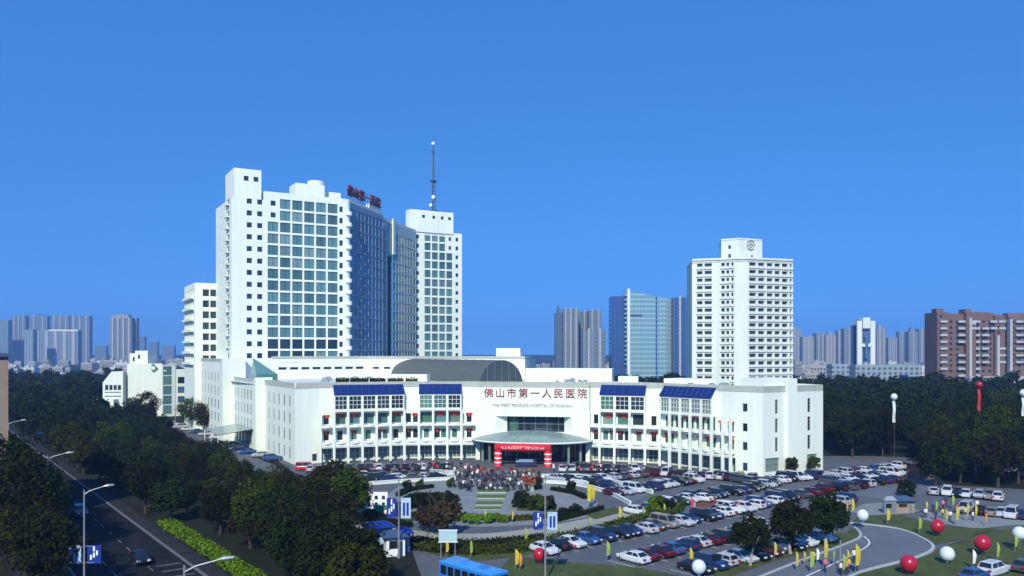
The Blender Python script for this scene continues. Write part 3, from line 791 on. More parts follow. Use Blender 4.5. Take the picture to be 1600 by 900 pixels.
for s in range(0, 27, 2): mb.tube([(*DW(s, .9), 76.6), (*DW(s, .9), 83)], .09, 4)
for z in (78.6, 82.4): mb.tube([(*DW(0, .9), z), (*DW(26.5, .9), z)], .08, 4)
mb.build('sign_frame', M_steel, tow)
# right wing
B0, B1, BB = 132.4, 154.6, 310.0
hs = []
for k in range(14):
    z = zr(k)
    hs.append((133.7 - B0, 135.0 - B0, z - .8, z + .8, M_glassdark))
    for c in range(4):
        if c == 3 and k < 2: hs.append((148.4 - B0, 149.6 - B0, z - .8, z + .8, M_glassdark)); continue
        hs.append((137.2 + c * 3.3 + .27 - B0, 137.2 + (c + 1) * 3.3 - .27 - B0, z - 1.5, z + 1.5, M_curtain if rnd.random() < .14 else M_glass))
    hs.append((151.6 - B0, 152.9 - B0, z - .8, z + .8, M_glassdark))
_, ps, _, _ = facade(tow, W(B0, BB), W(B1, BB), 17.9, TZ - 1, hs, M_white, .35)
for p in ps:
    if p.scale[0] > 2: mullion(p, 2, 1, M_glassdark)
facade(tow, W(B1, BB), W(B1, BB + 26), 17.9, TZ - 1, [(4 + 5 * c, 6 + 5 * c, zr(k) - .9, zr(k) + .9, M_glassdark) for k in range(14) for c in range(4)], M_white)
facade(tow, W(B0, BB), W(B0, BB - 2), 17.9, TZ - 1.2, [], M_white)
mb = MB(); mb.prism([W(B0, BB + .1), W(B0, BB + 26), W(B1 - .1, BB + 26), W(B1 - .1, BB + .1)], 74.6, 75.2); mb.build('roof_deck', M_roofdeck, tow)
lift(131.0, 150.4, BB + .012 - .4, BB + 4.5, TZ - 1.6, 84.8, [(u, u + 1.3, 81.6, 82.9, M_glassdark) for u in (5.2, 9.8, 13.6, 17.0)])
# lower annex to the left of the tower
facade(tow, W(45, 290), W(52.6, 290), 0, 49.6, [(u, u + 2.0, 23 + k * 3.7, 25.3 + k * 3.7, M_glassdark, .4) for k in range(7) for u in (2.6, 5.0)], M_white)
facade(tow, W(45, 312), W(45, 290), 0, 49.6, [(u, u + 2.4, 23 + k * 3.7, 25.4 + k * 3.7, M_glassdark, .5) for k in range(7) for u in (3, 8, 13, 18)], M_white)
for k in range(7):
    mb = MB(); mb.prism([W(44.0, 311), W(45, 311), W(45, 292), W(44.0, 292)], 22.2 + k * 3.7, 23.0 + k * 3.7); mb.build('balcony', M_white, tow)
mb = MB(); mb.prism([W(45.05, 290.05), W(45.05, 312), W(60, 312), W(60, 290.05)], 48.4, 48.8); mb.build('roof_deck', M_roofdeck, tow)
# lattice mast
mx, my = W(144.3, 316.5); mast = empty('antenna_mast', (mx, my, 84), 'slender dark blue lattice mast with white dish antennas on the tower roof', 'antenna')
def lattice(z0, z1, r0, r1, n, name):
    mb = MB()
    for k in range(3):
        t = 2 * math.pi * k / 3; mb.tube([(mx + r0 * math.cos(t), my + r0 * math.sin(t), z0), (mx + r1 * math.cos(t), my + r1 * math.sin(t), z1)], .2, 5)
    for i in range(n):
        za, zb = z0 + (z1 - z0) * i / n, z0 + (z1 - z0) * (i + 1) / n
        ra, rb = r0 + (r1 - r0) * i / n, r0 + (r1 - r0) * (i + 1) / n
        for k in range(3):
            t, u = 2 * math.pi * k / 3, 2 * math.pi * (k + 1) / 3
            mb.tube([(mx + ra * math.cos(t), my + ra * math.sin(t), za), (mx + rb * math.cos(u), my + rb * math.sin(u), zb)], .1, 4)
            mb.tube([(mx + ra * math.cos(u), my + ra * math.sin(u), za), (mx + rb * math.cos(t), my + rb * math.sin(t), zb)], .07, 4)
    mb.build(name, M_darksteel, mast)
lattice(84.2, 99, 1.0, .75, 9, 'lattice_section'); lattice(99, 112, .38, .3, 10, 'lattice_section')
for z, r, h in ((84.0, 2.4, .5), (85.8, 2.2, .4), (98.6, 1.5, .35), (110.5, .9, 1.4)):
    mb = MB(); mb.tube([(mx, my, z), (mx, my, z + h)], r if h < 1 else .55, 12); mb.build('platform', M_darksteel, mast)
for z, s, r in ((88.4, -1.0, .8), (91.8, .1, .9), (114.4, 0, .8)):
    mb = MB(); mb.ball((mx + s, my - .6, z), r, 12, sz=1.1); mb.build('dish', M_signwhite, mast, smooth=True)
mb = MB(); mb.tube([(mx, my, 112), (mx, my, 118)], [.2, .08], 6); mb.build('rod', M_darksteel, mast)

# ------------------------------------------------------------------ the apartment tower on the right
apt = empty('apartment_tower', (96, 350, 0), 'white twenty-storey tower with rows of balconies right of the low hospital block', 'building')
EC = [Vector((77.0, 350.5)), Vector((87.0, 347.0)), Vector((88.2, 347.6)), Vector((93.5, 344.4)), Vector((98.6, 343.8)), Vector((120.5, 351.5))]
NF, FZ = 20, 3.2
def apt_face(p, q, cols, inner=True):
    L = (q - p).length
    hs = [(L * a, L * b, 2.0 + k * FZ, 2.0 + k * FZ + 1.45, M_glassmid, .9) for k in range(NF) for a, b in cols]
    facade(apt, p, q, 0, 65.8, hs, M_offwhite)
    d = (q - p).normalized(); n = Vector((d.y, -d.x))
    for k in range(NF):
        for a, b in cols:
            pa, pb = p + d * (L * a - .35) + n * .5, p + d * (L * b + .35) + n * .5
            MB().obox(pa, pb, .51, .95 + k * FZ, 2.0 + k * FZ).build('balcony', M_offwhite, apt)
apt_face(EC[0], EC[1], [(.2, .42), (.5, .78)]); apt_face(EC[1], EC[2], []); apt_face(EC[2], EC[3], [(.08, .34), (.44, .64), (.78, .94)])
apt_face(EC[3], EC[4], []); apt_face(EC[4], EC[5], [(.05, .2), (.24, .38), (.43, .56), (.6, .72), (.76, .89), (.93, .98)])
facade(apt, EC[5], (124, 372), 0, 65.8, [], M_offwhite); facade(apt, (80, 375), EC[0], 0, 65.8, [], M_offwhite)
mb = MB(); mb.prism([(p.x, p.y) for p in EC] + [(124, 372), (80, 375)], 64.4, 64.8); mb.build('roof_deck', M_roofdeck, apt)
mb = MB()
for a, b in zip(EC, EC[1:]): mb.obox(a + Vector((0, -.5)), b + Vector((0, -.5)), .9, 65.5, 66.3)
mb.build('cornice', M_offwhite, apt)
pb = [Vector((X(1127, 350), 350)), Vector((X(1155, 346), 346)), Vector((X(1191, 351), 351)), Vector((102, 364)), Vector((92, 364))]
for a, b, h in ((pb[0], pb[1], [(3.0, 4.1, 70.4, 71.9, M_glassdark), (3.0, 4.1, 66.6, 68.2, M_glassdark)]), (pb[1], pb[2], [(6.4, 7.3, 66.8, 67.8, M_glassdark)]), (pb[2], pb[3], []), (pb[4], pb[0], [])): facade(apt, a, b, 64.8, 74.8, h, M_offwhite)
mb = MB(); mb.prism([tuple(p) for p in pb], 73.9, 74.2); mb.build('roof_deck', M_roofdeck, apt)
d = (pb[2] - pb[1]).normalized(); n = Vector((d.y, -d.x)); c = pb[1] + d * 6.0 + n * .15
mb = MB(); ring_ = [(c.x + d.x * 1.9 * math.cos(t), c.y + d.y * 1.9 * math.cos(t), 72.0 + 2.1 * math.sin(t)) for t in [2 * math.pi * k / 8 for k in range(9)]]
mb.tube(ring_, .3, 6, cap=False)
for k in range(4):
    t = math.pi * k / 2; mb.ball((c.x + d.x * .75 * math.cos(t), c.y + d.y * .75 * math.cos(t), 72.0 + .8 * math.sin(t)), .42, 8)
mb.build('emblem', M_greysign, apt)

# ------------------------------------------------------------------ brown apartment block at the right edge
DB = 457
brk = empty('brick_apartment_block', (X(1530, DB), DB, 0), 'long brown brick apartment block with pale balconies at the right edge', 'building')
def bx(px): return X(px, DB)
def zz(py): return Z(py, DB)
segs = [(1463, 1480, 488, 1.0), (1480, 1506, 491, 0), (1506, 1521, 489, 2.5), (1521, 1552, 489, 0), (1552, 1568, 493, 1.5), (1568, 1576, 498, -2), (1576, 1640, 495, .5)]
for i, (a, b, t, o) in enumerate(segs):
    x0, x1 = bx(a), bx(b); y = DB - o; zt = zz(t)
    facade(brk, (x0, y), (x1, y), 0, zt, [(u, u + 1.6, z, z + 1.5, M_glassdark, .3) for u in [1.2 + 3.6 * q for q in range(int((x1 - x0 - 2.6) / 3.6) + 1)] for z in [15.3 + 3.05 * k for k in range(int((zt - 18) / 3.05) + 1)]], M_brick)
    mb = MB(); mb.prism([(x0 + .05, y + .05), (x1 - .05, y + .05), (x1 - .05, DB + 14), (x0 + .05, DB + 14)], zt - .8, zt - .4); mb.build('roof_deck', M_roofdeck, brk)
    for s in (x0, x1): MB().obox((s, y + .004), (s, DB + 13), .02, 0, zt - .002).build('wall', M_brick, brk)
    mb = MB(); mb.prism([(x0 + 1.0, y + 3), (x1 - 1, y + 3), (x1 - 1.4, DB + 8), (x0 + 1.4, DB + 8)], zt - .4, zt + (2.2 if i in (0, 2, 6) else .6)); mb.build('roof_house', M_brick, brk)
for c, rows in ((1472, range(8)), (1500, (0, 1, 2, 3, 5, 6, 7, 8)), (1515, (0, .3, 1)), (1523, range(9)), (1537, (1, 2, 3, 4, 5, 6)), (1550, (0, 1)), (1563, (0, 1, 4, 5, 6)), (1590, (0, 1, 2, 3, 4, 5, 6)), (1600, range(7))):
    for r in rows:
        z = zz(503) - r * 3.75; x = bx(c); y = DB - 2.6 if c in (1515,) else DB - 1.6
        mb = MB(); mb.box(x - 1.9, x + 1.9, y - .5, y + .9, z - .5, z + .6); mb.box(x - 1.95, x + 1.95, y - .55, y + .9, z + .62, z + .78); mb.build('balcony', M_palegrey, brk)
for px, t in ((1512, 497), (1555, 524), (1575, 499)):
    mb = MB(); x = bx(px); mb.box(x - .7, x + .7, DB - 3.2, DB, 5, zz(t)); mb.build('pale_pier', M_palegrey, brk)
mb = MB(); mb.box(bx(1505), bx(1640), DB - 7, DB - .6, 0, 13.2); mb.build('shop_podium', M_palegrey, brk)

# ------------------------------------------------------------------ white clinic at the left, behind the trees
DC = 335
cl = empty('clinic_building', (X(230, DC), DC, 0), 'small white stepped building with a green emblem left of the hospital', 'building')
cx = lambda px, d=DC: X(px, d); cz = lambda py, d=DC: Z(py, d)
facade(cl, (cx(204), DC - 3), (cx(252), DC + 1), 0, cz(568), [], M_white)
mb = MB(); mb.prism([(cx(204) + .1, DC - 2.9), (cx(252) - .1, DC + 1.1), (cx(252) + 4, DC + 20), (cx(204), DC + 20)], cz(568) - 1, cz(568) - .6); mb.build('roof_deck', M_roofdeck, cl)
facade(cl, (cx(204) - 4, DC + 18), (cx(204), DC - 3), 0, cz(568), [(u, u + 2, z, z + 1.6, M_glassdark) for u in (4, 10) for z in (4, 8, 12, 16)], M_white)
facade(cl, (cx(252), DC + 1), (cx(268), DC + 4), 0, cz(571), [(.3, 3.7, 1 + 4 * k, 4.6 + 4 * k, M_glass, .15) for k in range(5)], M_offwhite)
facade(cl, (cx(268), DC + 4.2), (cx(308), DC + 9), 0, cz(577), [(.8 + 3.3 * q, 3.6 + 3.3 * q, 1.5 + 4 * k, 4.2 + 4 * k, M_glassblue if k < 3 else M_glassdark, .3) for q in range(3) for k in range(4)], M_offwhite)
mb = MB(); mb.prism([(cx(253), DC + 1.3), (cx(268), DC + 4.4), (cx(308), DC + 9.2), (cx(308), DC + 22), (cx(252), DC + 22)], cz(577) - .9, cz(577) - .3); mb.build('roof_deck', M_roofdeck, cl)
# stepped left part
xa, xb = cx(172), cx(203); za, zb = cz(597), cz(580); y = DC - 6
mb = MB(); mb.poly([(xa, y, 0), (xb, y, 0), (xb, y, zb), (xa + 3.5, y, zb), (xa, y, za)]); mb.poly([(xa, y, za), (xa + 3.5, y, zb), (xa + 3.5, y + 12, zb), (xa, y + 12, za)]); mb.poly([(xa, y, 0), (xa, y, za), (xa, y + 12, za), (xa, y + 12, 0)])
mb.poly([(xa + 3.5, y, zb), (xb, y, zb), (xb, y + 12, zb), (xa + 3.5, y + 12, zb)]); mb.poly([(xb, y, 0), (xb, y + 6, 0), (xb, y + 6, zb), (xb, y, zb)]); mb.build('stepped_wing', M_offwhite, cl)
for q in range(4): pane(cl, (xa + 1.6 + q * 1.7, y - .06, cz(604.5)), 0, 1.25, 2.0, M_glassdark)
for zc in (612, 618): pane(cl, ((xa + xb) / 2, y - .05, cz(zc)), 0, 6.6, .5, M_glassshop, 'window_strip')
mb = MB(); mb.box(cx(165), cx(196), DC - 10, DC - 6.1, 0, cz(622)); mb.build('porch', M_white, cl)
pane(cl, (cx(170), DC - 10.06, cz(631)), 0, 1.2, 2.4, M_glassdark); pane(cl, (cx(186), DC - 10.06, 2.3), 0, 3.4, 4.4, M_glassdark, 'doorway')
for (a, b, t, bt, dy) in ((192, 206, 552, 575, 6), (204, 224, 548, 568, 4)):
    facade(cl, (cx(a), DC + dy), (cx(b), DC + dy), cz(bt) - 3, cz(t), [(1.2, 2.1, cz(t) - 3.4, cz(t) - 1.6, M_glassdark)], M_white)
    mb = MB(); mb.box(cx(a) + .02, cx(b) - .02, DC + dy + .4, DC + dy + 8, cz(bt) - 4, cz(t) - .02); mb.build('upper_storey', M_white, cl)
lc = Vector((cx(240), DC - .2, cz(575)))
mb = MB(); mb.poly([(lc.x, lc.y, lc.z + 1.9), (lc.x + 1.7, lc.y + .1, lc.z), (lc.x, lc.y, lc.z - 1.9), (lc.x - 1.7, lc.y - .1, lc.z)]); mb.poly([(lc.x, lc.y - .05, lc.z + .9), (lc.x + .8, lc.y, lc.z), (lc.x, lc.y - .05, lc.z - .9), (lc.x - .8, lc.y - .1, lc.z)], 1); mb.build('emblem', [mat('emblem_green', (.08, .2, .14), .5), M_signwhite], cl)

# tan building whose edge closes the picture on the left
tb = empty('tan_building', (-75, 121, 0), 'narrow strip of a tan building at the left edge beside the street', 'building')
c0 = Vector((-74.4, 121)); c1 = c0 + RD * 22; c2 = c1 - RP * 16; c3 = c0 - RP * 16
facade(tb, c3, c0, 0, 25.8, [(u, u + 1.6, z, z + 1.7, M_glassdark) for u in (2, 6, 10) for z in (2, 6, 10, 14, 18, 22)], M_tan)
facade(tb, c0, c1, 0, 25.8, [(u, u + 1.6, z, z + 1.7, M_glassdark) for u in (2, 7, 12, 17) for z in (2, 6, 10, 14, 18, 22)], M_tan)
facade(tb, c1, c2, 0, 25.8, [], M_tan); facade(tb, c2, c3, 0, 25.8, [], M_tan)
mb = MB(); mb.prism([c0, c1, c2, c3], 25.0, 25.4); mb.build('roof_deck', M_roofdeck, tb)
mb = MB(); mb.obox(c3 - RD * .5, c0 - RD * .5 + RP * .4, .8, 25.5, 26.0); mb.build('cornice', M_darksteel, tb)

# ------------------------------------------------------------------ far city
def far_block(px0, px1, ytop, d, colr, m, label, name='distant_tower', roof=True, fins=0, dep=16, cat='building', group=None, extra=None):
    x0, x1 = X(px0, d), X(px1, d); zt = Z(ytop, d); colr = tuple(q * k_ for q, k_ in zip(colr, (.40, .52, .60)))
    o = empty(name, ((x0 + x1) / 2, d, 0), label, cat, group)
    mb = MB(); mb.box(x0, x1, d, d + dep, 0, zt); mb.build('wall', m, o, color=colr)
    w = x1 - x0
    for k in range(fins):
        u = x0 + w * (k + .5) / fins; mb = MB(); mb.box(u - w * .035, u + w * .035, d - 1.6, d + .2, 0, zt + 1.5); mb.build('pier', M_palegrey, o)
    if roof:
        mb = MB(); mb.box(x0 + w * .25, x0 + w * .7, d + 3, d + dep - 3, zt - .5, zt + 4); mb.box(x0 + w * .35, x0 + w * .5, d + 4, d + dep - 4, zt + 3, zt + 7); mb.build('roof_house', m, o, color=colr)
    if extra: extra(o, x0, x1, zt, d)
    return o
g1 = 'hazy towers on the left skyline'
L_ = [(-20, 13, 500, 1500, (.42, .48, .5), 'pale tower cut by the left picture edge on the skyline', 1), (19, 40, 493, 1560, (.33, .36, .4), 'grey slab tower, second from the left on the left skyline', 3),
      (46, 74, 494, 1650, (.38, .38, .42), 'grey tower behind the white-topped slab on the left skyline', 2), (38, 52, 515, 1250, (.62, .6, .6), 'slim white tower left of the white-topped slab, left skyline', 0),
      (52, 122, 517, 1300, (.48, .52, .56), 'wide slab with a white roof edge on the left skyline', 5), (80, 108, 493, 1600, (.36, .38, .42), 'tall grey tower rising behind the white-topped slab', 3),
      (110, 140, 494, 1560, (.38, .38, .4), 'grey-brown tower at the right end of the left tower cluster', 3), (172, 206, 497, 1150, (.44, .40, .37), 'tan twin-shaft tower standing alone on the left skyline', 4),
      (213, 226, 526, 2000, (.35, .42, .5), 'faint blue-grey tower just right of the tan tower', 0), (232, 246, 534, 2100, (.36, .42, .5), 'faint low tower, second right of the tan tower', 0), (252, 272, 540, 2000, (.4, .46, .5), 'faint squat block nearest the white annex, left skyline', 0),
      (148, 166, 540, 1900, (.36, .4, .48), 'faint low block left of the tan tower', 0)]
for a, b, t, d, c, l, f in L_:
    def ex(o, x0, x1, zt, d, l=l):
        if 'white roof' in l: MB().box(x0 + (x1 - x0) * .35, x1 + 1, d - 2, d + 12, zt - 1, zt + 3).build('roof_edge', M_offwhite, o)
        if 'twin' in l:
            MB().box(x0 + 8, x1 + 3, d + 14, d + 26, 0, zt + 1).build('rear_shaft', M_patternfine, o, color=(.33, .32, .34)); MB().box(x0 + 6, x1 - 6, d - 1, d + 10, zt - 1, zt + 7).build('crown', M_patternfine, o, color=(.42, .38, .35))
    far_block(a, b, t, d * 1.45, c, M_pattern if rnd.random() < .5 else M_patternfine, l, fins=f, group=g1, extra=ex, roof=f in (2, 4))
g2 = 'hazy towers on the right skyline'
R_ = [(1236, 1252, 517, 'first'), (1254, 1272, 519, ''), (1275, 1288, 518, ''), (1290, 1306, 516, ''), (1309, 1318, 512, ''), (1319, 1334, 511, ''), (1370, 1384, 516, ''), (1388, 1402, 519, ''), (1405, 1418, 521, ''), (1420, 1434, 517, ''), (1436, 1449, 516, ''), (1451, 1466, 515, '')]
for k, (a, b, t, _) in enumerate(R_):
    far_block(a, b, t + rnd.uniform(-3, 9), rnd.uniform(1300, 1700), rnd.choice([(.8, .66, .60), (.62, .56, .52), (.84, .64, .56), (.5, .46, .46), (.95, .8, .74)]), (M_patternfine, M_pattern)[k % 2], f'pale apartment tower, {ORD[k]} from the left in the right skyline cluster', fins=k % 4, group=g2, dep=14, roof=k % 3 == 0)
def ex(o, x0, x1, zt, d):
    w = x1 - x0
    for a, b in ((0, .26), (.74, 1)): MB().box(x0 + w * a, x0 + w * b, d - 3, d + 8, 0, zt + 5).build('white_shaft', M_offwhite, o)
    MB().box(x0 + w * .3, x0 + w * .7, d - 4, d + 6, zt - 4, zt + 9).build('crown', M_offwhite, o); MB().box(x0 + w * .42, x0 + w * .58, d - 4.5, d, 20, zt - 14).build('central_glass', M_glassblue, o)
    MB().box(x0 + w * .2, x0 + w * .8, d - 3.5, d + 2, zt - 26, zt - 22).build('band', M_offwhite, o)
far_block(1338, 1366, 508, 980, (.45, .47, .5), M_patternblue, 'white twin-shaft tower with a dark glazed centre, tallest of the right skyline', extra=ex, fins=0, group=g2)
g3 = 'towers between the hospital and the apartment tower'
far_block(868, 880, 489, 730, (.16, .22, .32), M_pattern, 'narrow dark side shaft at the left of the grey residential cluster', group=g3, fins=0, dep=20)
far_block(880, 904, 483, 710, (.30, .35, .42), M_patternfine, 'grey residential tower with white piers beside the dark narrow shaft', group=g3, fins=3, roof=False)
far_block(904, 922, 487, 730, (.26, .32, .40), M_pattern, 'grey residential tower in the middle of the cluster', group=g3, fins=1, roof=False)
far_block(920, 940, 485, 712, (.28, .34, .42), M_patternfine, 'grey residential tower at the right of the cluster', group=g3, fins=2, roof=False)
far_block(911, 946, 516, 660, (.34, .40, .46), M_patternfine, 'lower grey residential slab standing before the cluster', group=g3, fins=2, roof=False)
DG = 690
def ex(o, x0, x1, zt, d):
    for k in range(16): MB().box(x1 - 2, x1 + 3.6, d - 3, d + 6, 16 + k * 3.9, 17.6 + k * 3.9).build('ledge', M_patternglass, o, color=(.3, .38, .45))
far_block(956, 979, 463, DG + 6, (.10, .14, .26), M_patternblue, 'dark blue glass office tower left of the pale glass tower', 'glass_office_tower', extra=ex, group=g3, roof=False, dep=22)
gt = empty('glass_office_tower', (X(1010, DG), DG, 0), 'pale green glass office tower with a slanting roofline', 'building', g3)
xa, xb, xm = X(982, DG), X(1041, DG), X(1026, DG); za, zb = Z(455, DG), Z(466, DG)
mb = MB(); mb.poly([(xa, DG, 0), (xb, DG, 0), (xb, DG, zb), (xa, DG, za)]); mb.poly([(xa, DG, za), (xb, DG, zb), (xb, DG + 20, zb), (xa, DG + 20, za)]); mb.poly([(xb, DG, 0), (xb, DG + 20, 0), (xb, DG + 20, zb), (xb, DG, zb)]); mb.poly([(xa, DG, 0), (xa, DG, za), (xa, DG + 20, za), (xa, DG + 20, 0)]); mb.build('curtain_wall', M_patternglass, gt, color=(.30, .44, .48))
mb = MB(); mb.box(xm - .8, xm + .8, DG - .6, DG, 0, Z(463.5, DG)); mb.build('seam', M_patternblue, gt, color=(.2, .3, .35))
mb = MB(); mb.box(xa - 1, xa + 1.2, DG - 1, DG + 20, 0, za + 2); mb.build('edge_fin', M_offwhite, gt)
mb = MB(); mb.box(X(979, DG), X(1003, DG), DG - .5, DG - .1, Z(494, DG), Z(491, DG)); mb.build('sign_band', M_darksteel, gt)
far_block(1041, 1053, 466, DG + 14, (.55, .62, .64), M_patternglass, 'pale narrow shaft behind the pale green glass tower', 'glass_office_tower', group=g3, roof=False)
far_block(1052, 1092, 465, DG + 4, (.16, .22, .34), M_patternblue, 'blue glass office tower partly hidden by the white apartment tower', 'glass_office_tower', group=g3, roof=False, fins=2)

# low pale buildings spread between the trees and the skyline
low = []
for v in range(5):
    r = random.Random(40 + v); w, h, dp = r.uniform(14, 30), r.uniform(9, 19), r.uniform(10, 16)
    mb = MB(); mb.box(-w / 2, w / 2, 0, dp, 0, h)
    n = int(w / 3.2)
    for k in range(int(h / 3.2)):
        for q in range(n): u = -w / 2 + w * (q + .5) / n; mb.poly([(u - .8, -.12, 1 + k * 3.2), (u + .8, -.12, 1 + k * 3.2), (u + .8, -.12, 2.6 + k * 3.2), (u - .8, -.12, 2.6 + k * 3.2)], 1)
        mb.box(-w / 2 - .2, w / 2 + .2, -.4, .0, 3 + k * 3.2, 3.25 + k * 3.2)
    mb.box(-w * .3, -w * .05, dp * .3, dp * .7, h, h + 3); mb.box(w * .2, w * .3, dp * .3, dp * .6, h, h + 2)
    mb.box(-w / 2, w / 2, -.05, .3, h, h + .9)
    low.append(mb.mesh('low_building', [mat('low_wall_%d' % v, (.5, .5, .5), .85, .08, .1, objcol=True), M_glassdark]))
for k in range(150):
    r = rnd.random()
    if k < 66: px, d = rnd.uniform(-10, 300), rnd.uniform(640, 1500)
    elif k < 92: px, d = rnd.uniform(720, 960), rnd.uniform(560, 1300)
    else: px, d = rnd.uniform(1235, 1475), rnd.uniform(560, 1200)
    o = link('low_building', rnd.choice(low), None, (X(px, d), d, 0), rnd.uniform(-.5, .5), color=tuple(q * .62 for q in rnd.choice([(.66, .68, .68), (.58, .58, .57), (.8, .8, .8), (.5, .52, .55), (.5, .48, .46), (.8, .84, .86)])))
    side = 'left of the hospital' if k < 66 else ('between hospital and glass towers' if k < 92 else 'right of the apartment tower')
    tag(o, 'low pale flat-roofed city building far off ' + side, 'building', 'low city buildings ' + side)
    z = rnd.uniform(.5, 1.0); w_ = rnd.uniform(.45, .95); o.scale = (w_, w_, z)
for px0, px1, t, d, l in ((1337, 1440, 570, 520, 'long low white shed with a pale blue roof among the right-hand trees'), (1300, 1330, 569, 560, 'small pink-grey block among trees right of the apartment tower')):
    far_block(px0, px1, t, d, (.62, .66, .68), M_pattern, l, 'low_shed', roof=False, dep=10)

# ------------------------------------------------------------------ trees
def crown_mesh(seed, h0, h1, r, nclump, nleaf, size, m, flat=1.0, mb=None, mi=0):
    rr = random.Random(seed); mb = mb or MB(); cz = (h0 + h1) / 2; rz = (h1 - h0) / 2
    for c in range(nclump):
        while True:
            v = Vector((rr.uniform(-1, 1), rr.uniform(-1, 1), rr.uniform(-1, 1)))
            if .25 < v.length < 1: break
        v = v * (v.length ** -.45)
        if v.length > 1: v.normalize()
        cc = Vector((v.x * r * .78, v.y * r * .78, cz + v.z * rz * .8 + (1 - abs(v.x * v.x + v.y * v.y)) * rz * .12)); cr = r * rr.uniform(.22, .42)
        for k in range(nleaf):
            n = Vector((rr.gauss(0, 1), rr.gauss(0, 1), rr.gauss(.25, 1))).normalized()
            p = cc + Vector((n.x, n.y, n.z * flat)) * cr * rr.uniform(.55, 1.08)
            nn = (n + Vector((rr.gauss(0, .55), rr.gauss(0, .55), rr.gauss(.3, .5)))).normalized()
            u = nn.cross(Vector((rr.gauss(0, 1), rr.gauss(0, 1), rr.gauss(0, 1)))).normalized(); w = nn.cross(u)
            s = size * rr.uniform(.6, 1.3)
            mb.poly([p - u * s, p - w * s * .55 + nn * s * .12, p + u * s, p + w * s * .55 + nn * s * .12], mi)
    return mb
def trunk(seed, h, r, top, spread, mb=None, mi=0):
    rr = random.Random(seed); mb = mb or MB()
    lean = Vector((rr.uniform(-.3, .3), rr.uniform(-.3, .3), 0))
    mb.tube([(0, 0, -.1), tuple(lean * .4 + Vector((0, 0, h * .5))), tuple(lean + Vector((0, 0, h)))], [r * 1.25, r, r * .8], 7, mi)
    for k in range(5):
        t = 2 * math.pi * (k + rr.random() * .6) / 5; e = Vector((math.cos(t) * spread, math.sin(t) * spread, top * rr.uniform(.75, 1)))
        mid = lean + Vector((0, 0, h)) + (e - Vector((0, 0, h))) * .5 + Vector((0, 0, .3))
        mb.tube([tuple(lean + Vector((0, 0, h * .95))), tuple(mid), tuple(e)], [r * .6, r * .4, r * .15], 5, mi)
    return mb
TV = []
specs = [(9.5, 4.6), (8.2, 4.2), (11, 5.2), (7.2, 3.6), (12.5, 5.6)]
for i, (h, r) in enumerate(specs):
    cm = crown_mesh(100 + i, h * .24, h, r, 34, 125, .27, M_leaf).mesh('tree_crown', M_leaf)
    tm = trunk(200 + i, h * .38, .22, h * .8, r * .6).mesh('tree_trunk', M_bark)
    mb = crown_mesh(300 + i, h * .2, h, r, 24, 40, .62, M_leaf); trunk(400 + i, h * .35, .24, h * .75, r * .5, mb, 1)
    fm = mb.mesh('far_tree', [M_leaf, M_bark])
    mb = crown_mesh(500 + i, h * .2, h, r, 20, 20, .95, M_leaf); mb.tube([(0, 0, 0), (0, 0, h * .5)], .25, 5, 1)
    TV.append((cm, tm, fm, mb.mesh('mass_tree', [M_leaf, M_bark])))
FARN, WOOD = [0], []
def tree(x, y, label, group=None, v=None, s=1.0, far=False, name='broadleaf_tree', crown=None, trunkm=None, z=0):
    v = rnd.randrange(len(TV)) if v is None else v
    s *= rnd.uniform(.88, 1.12); rz = rnd.uniform(0, 6.28)
    if far:
        FARN[0] += 1
        if FARN[0] > 60 and y > 240 or not -80 < px_of(x, y)[0] < 1680: WOOD.append((x, y, rz, s, v)); return
        o = link(name, TV[v][2], None, (x, y, z), rz, (s, s, s)); return tag(o, label, 'tree', group)
    o = empty(name, (x, y, z), label, 'tree', group, rz); o.scale = (s, s, s * rnd.uniform(.92, 1.08))
    link('trunk', trunkm or TV[v][1], o); cr = link('crown', crown or TV[v][0], o)
    if crown is None and rnd.random() < .5:                     # other species in the mix
        cr.material_slots[0].link = 'OBJECT'; cr.material_slots[0].material = rnd.choice([M_leaf_b, M_leaf_b, M_leaf_c])
    return o
def px_of(x, y): return 800 + x / y * F, HZ + CH * F / y
# belt between the street and the hospital
def belt_right(d):
    pts = [(60, -12), (80, -14.5), (88, -16.5), (96, -19.5), (112, -26), (130, -33), (150, -46), (170, -58), (190, -68), (215, -86), (250, -106), (300, -132), (420, -180), (520, -230)]
    for (a, xa), (b, xb) in zip(pts, pts[1:]):
        if a <= d <= b: return xa + (xb - xa) * (d - a) / (b - a)
    return -300
def pts_in(region, step, n, rr, dmin, dmax):
    out = []
    for _ in range(n):
        p = region(rr)
        if p is None: continue
        if all((p - q).length > step * (.85 + .0006 * p.y) for q in out): out.append(p)
    return out
rr = random.Random(11)
def reg_left(rr):
    t = rr.uniform(-45, 520); s = rr.uniform(2.2, 75)
    p = K0 + RD * t + RP * s
    if p.y < 72 or p.x > belt_right(p.y): return None
    if s < 8.4 and p.y < 124: return None                       # leave the bright hedge open
    q = px_of(p.x, p.y)
    if 262 < q[0] < 350 and 652 < q[1] < 700: return None
    if 345 < q[0] < 440 and 690 < q[1] < 720: return None
    return p
zn = {}
def nth(z):
    zn[z] = zn.get(z, 0) + 1; return f', {ORD[zn[z] - 1]} nearest of these' if zn[z] <= 30 else ''
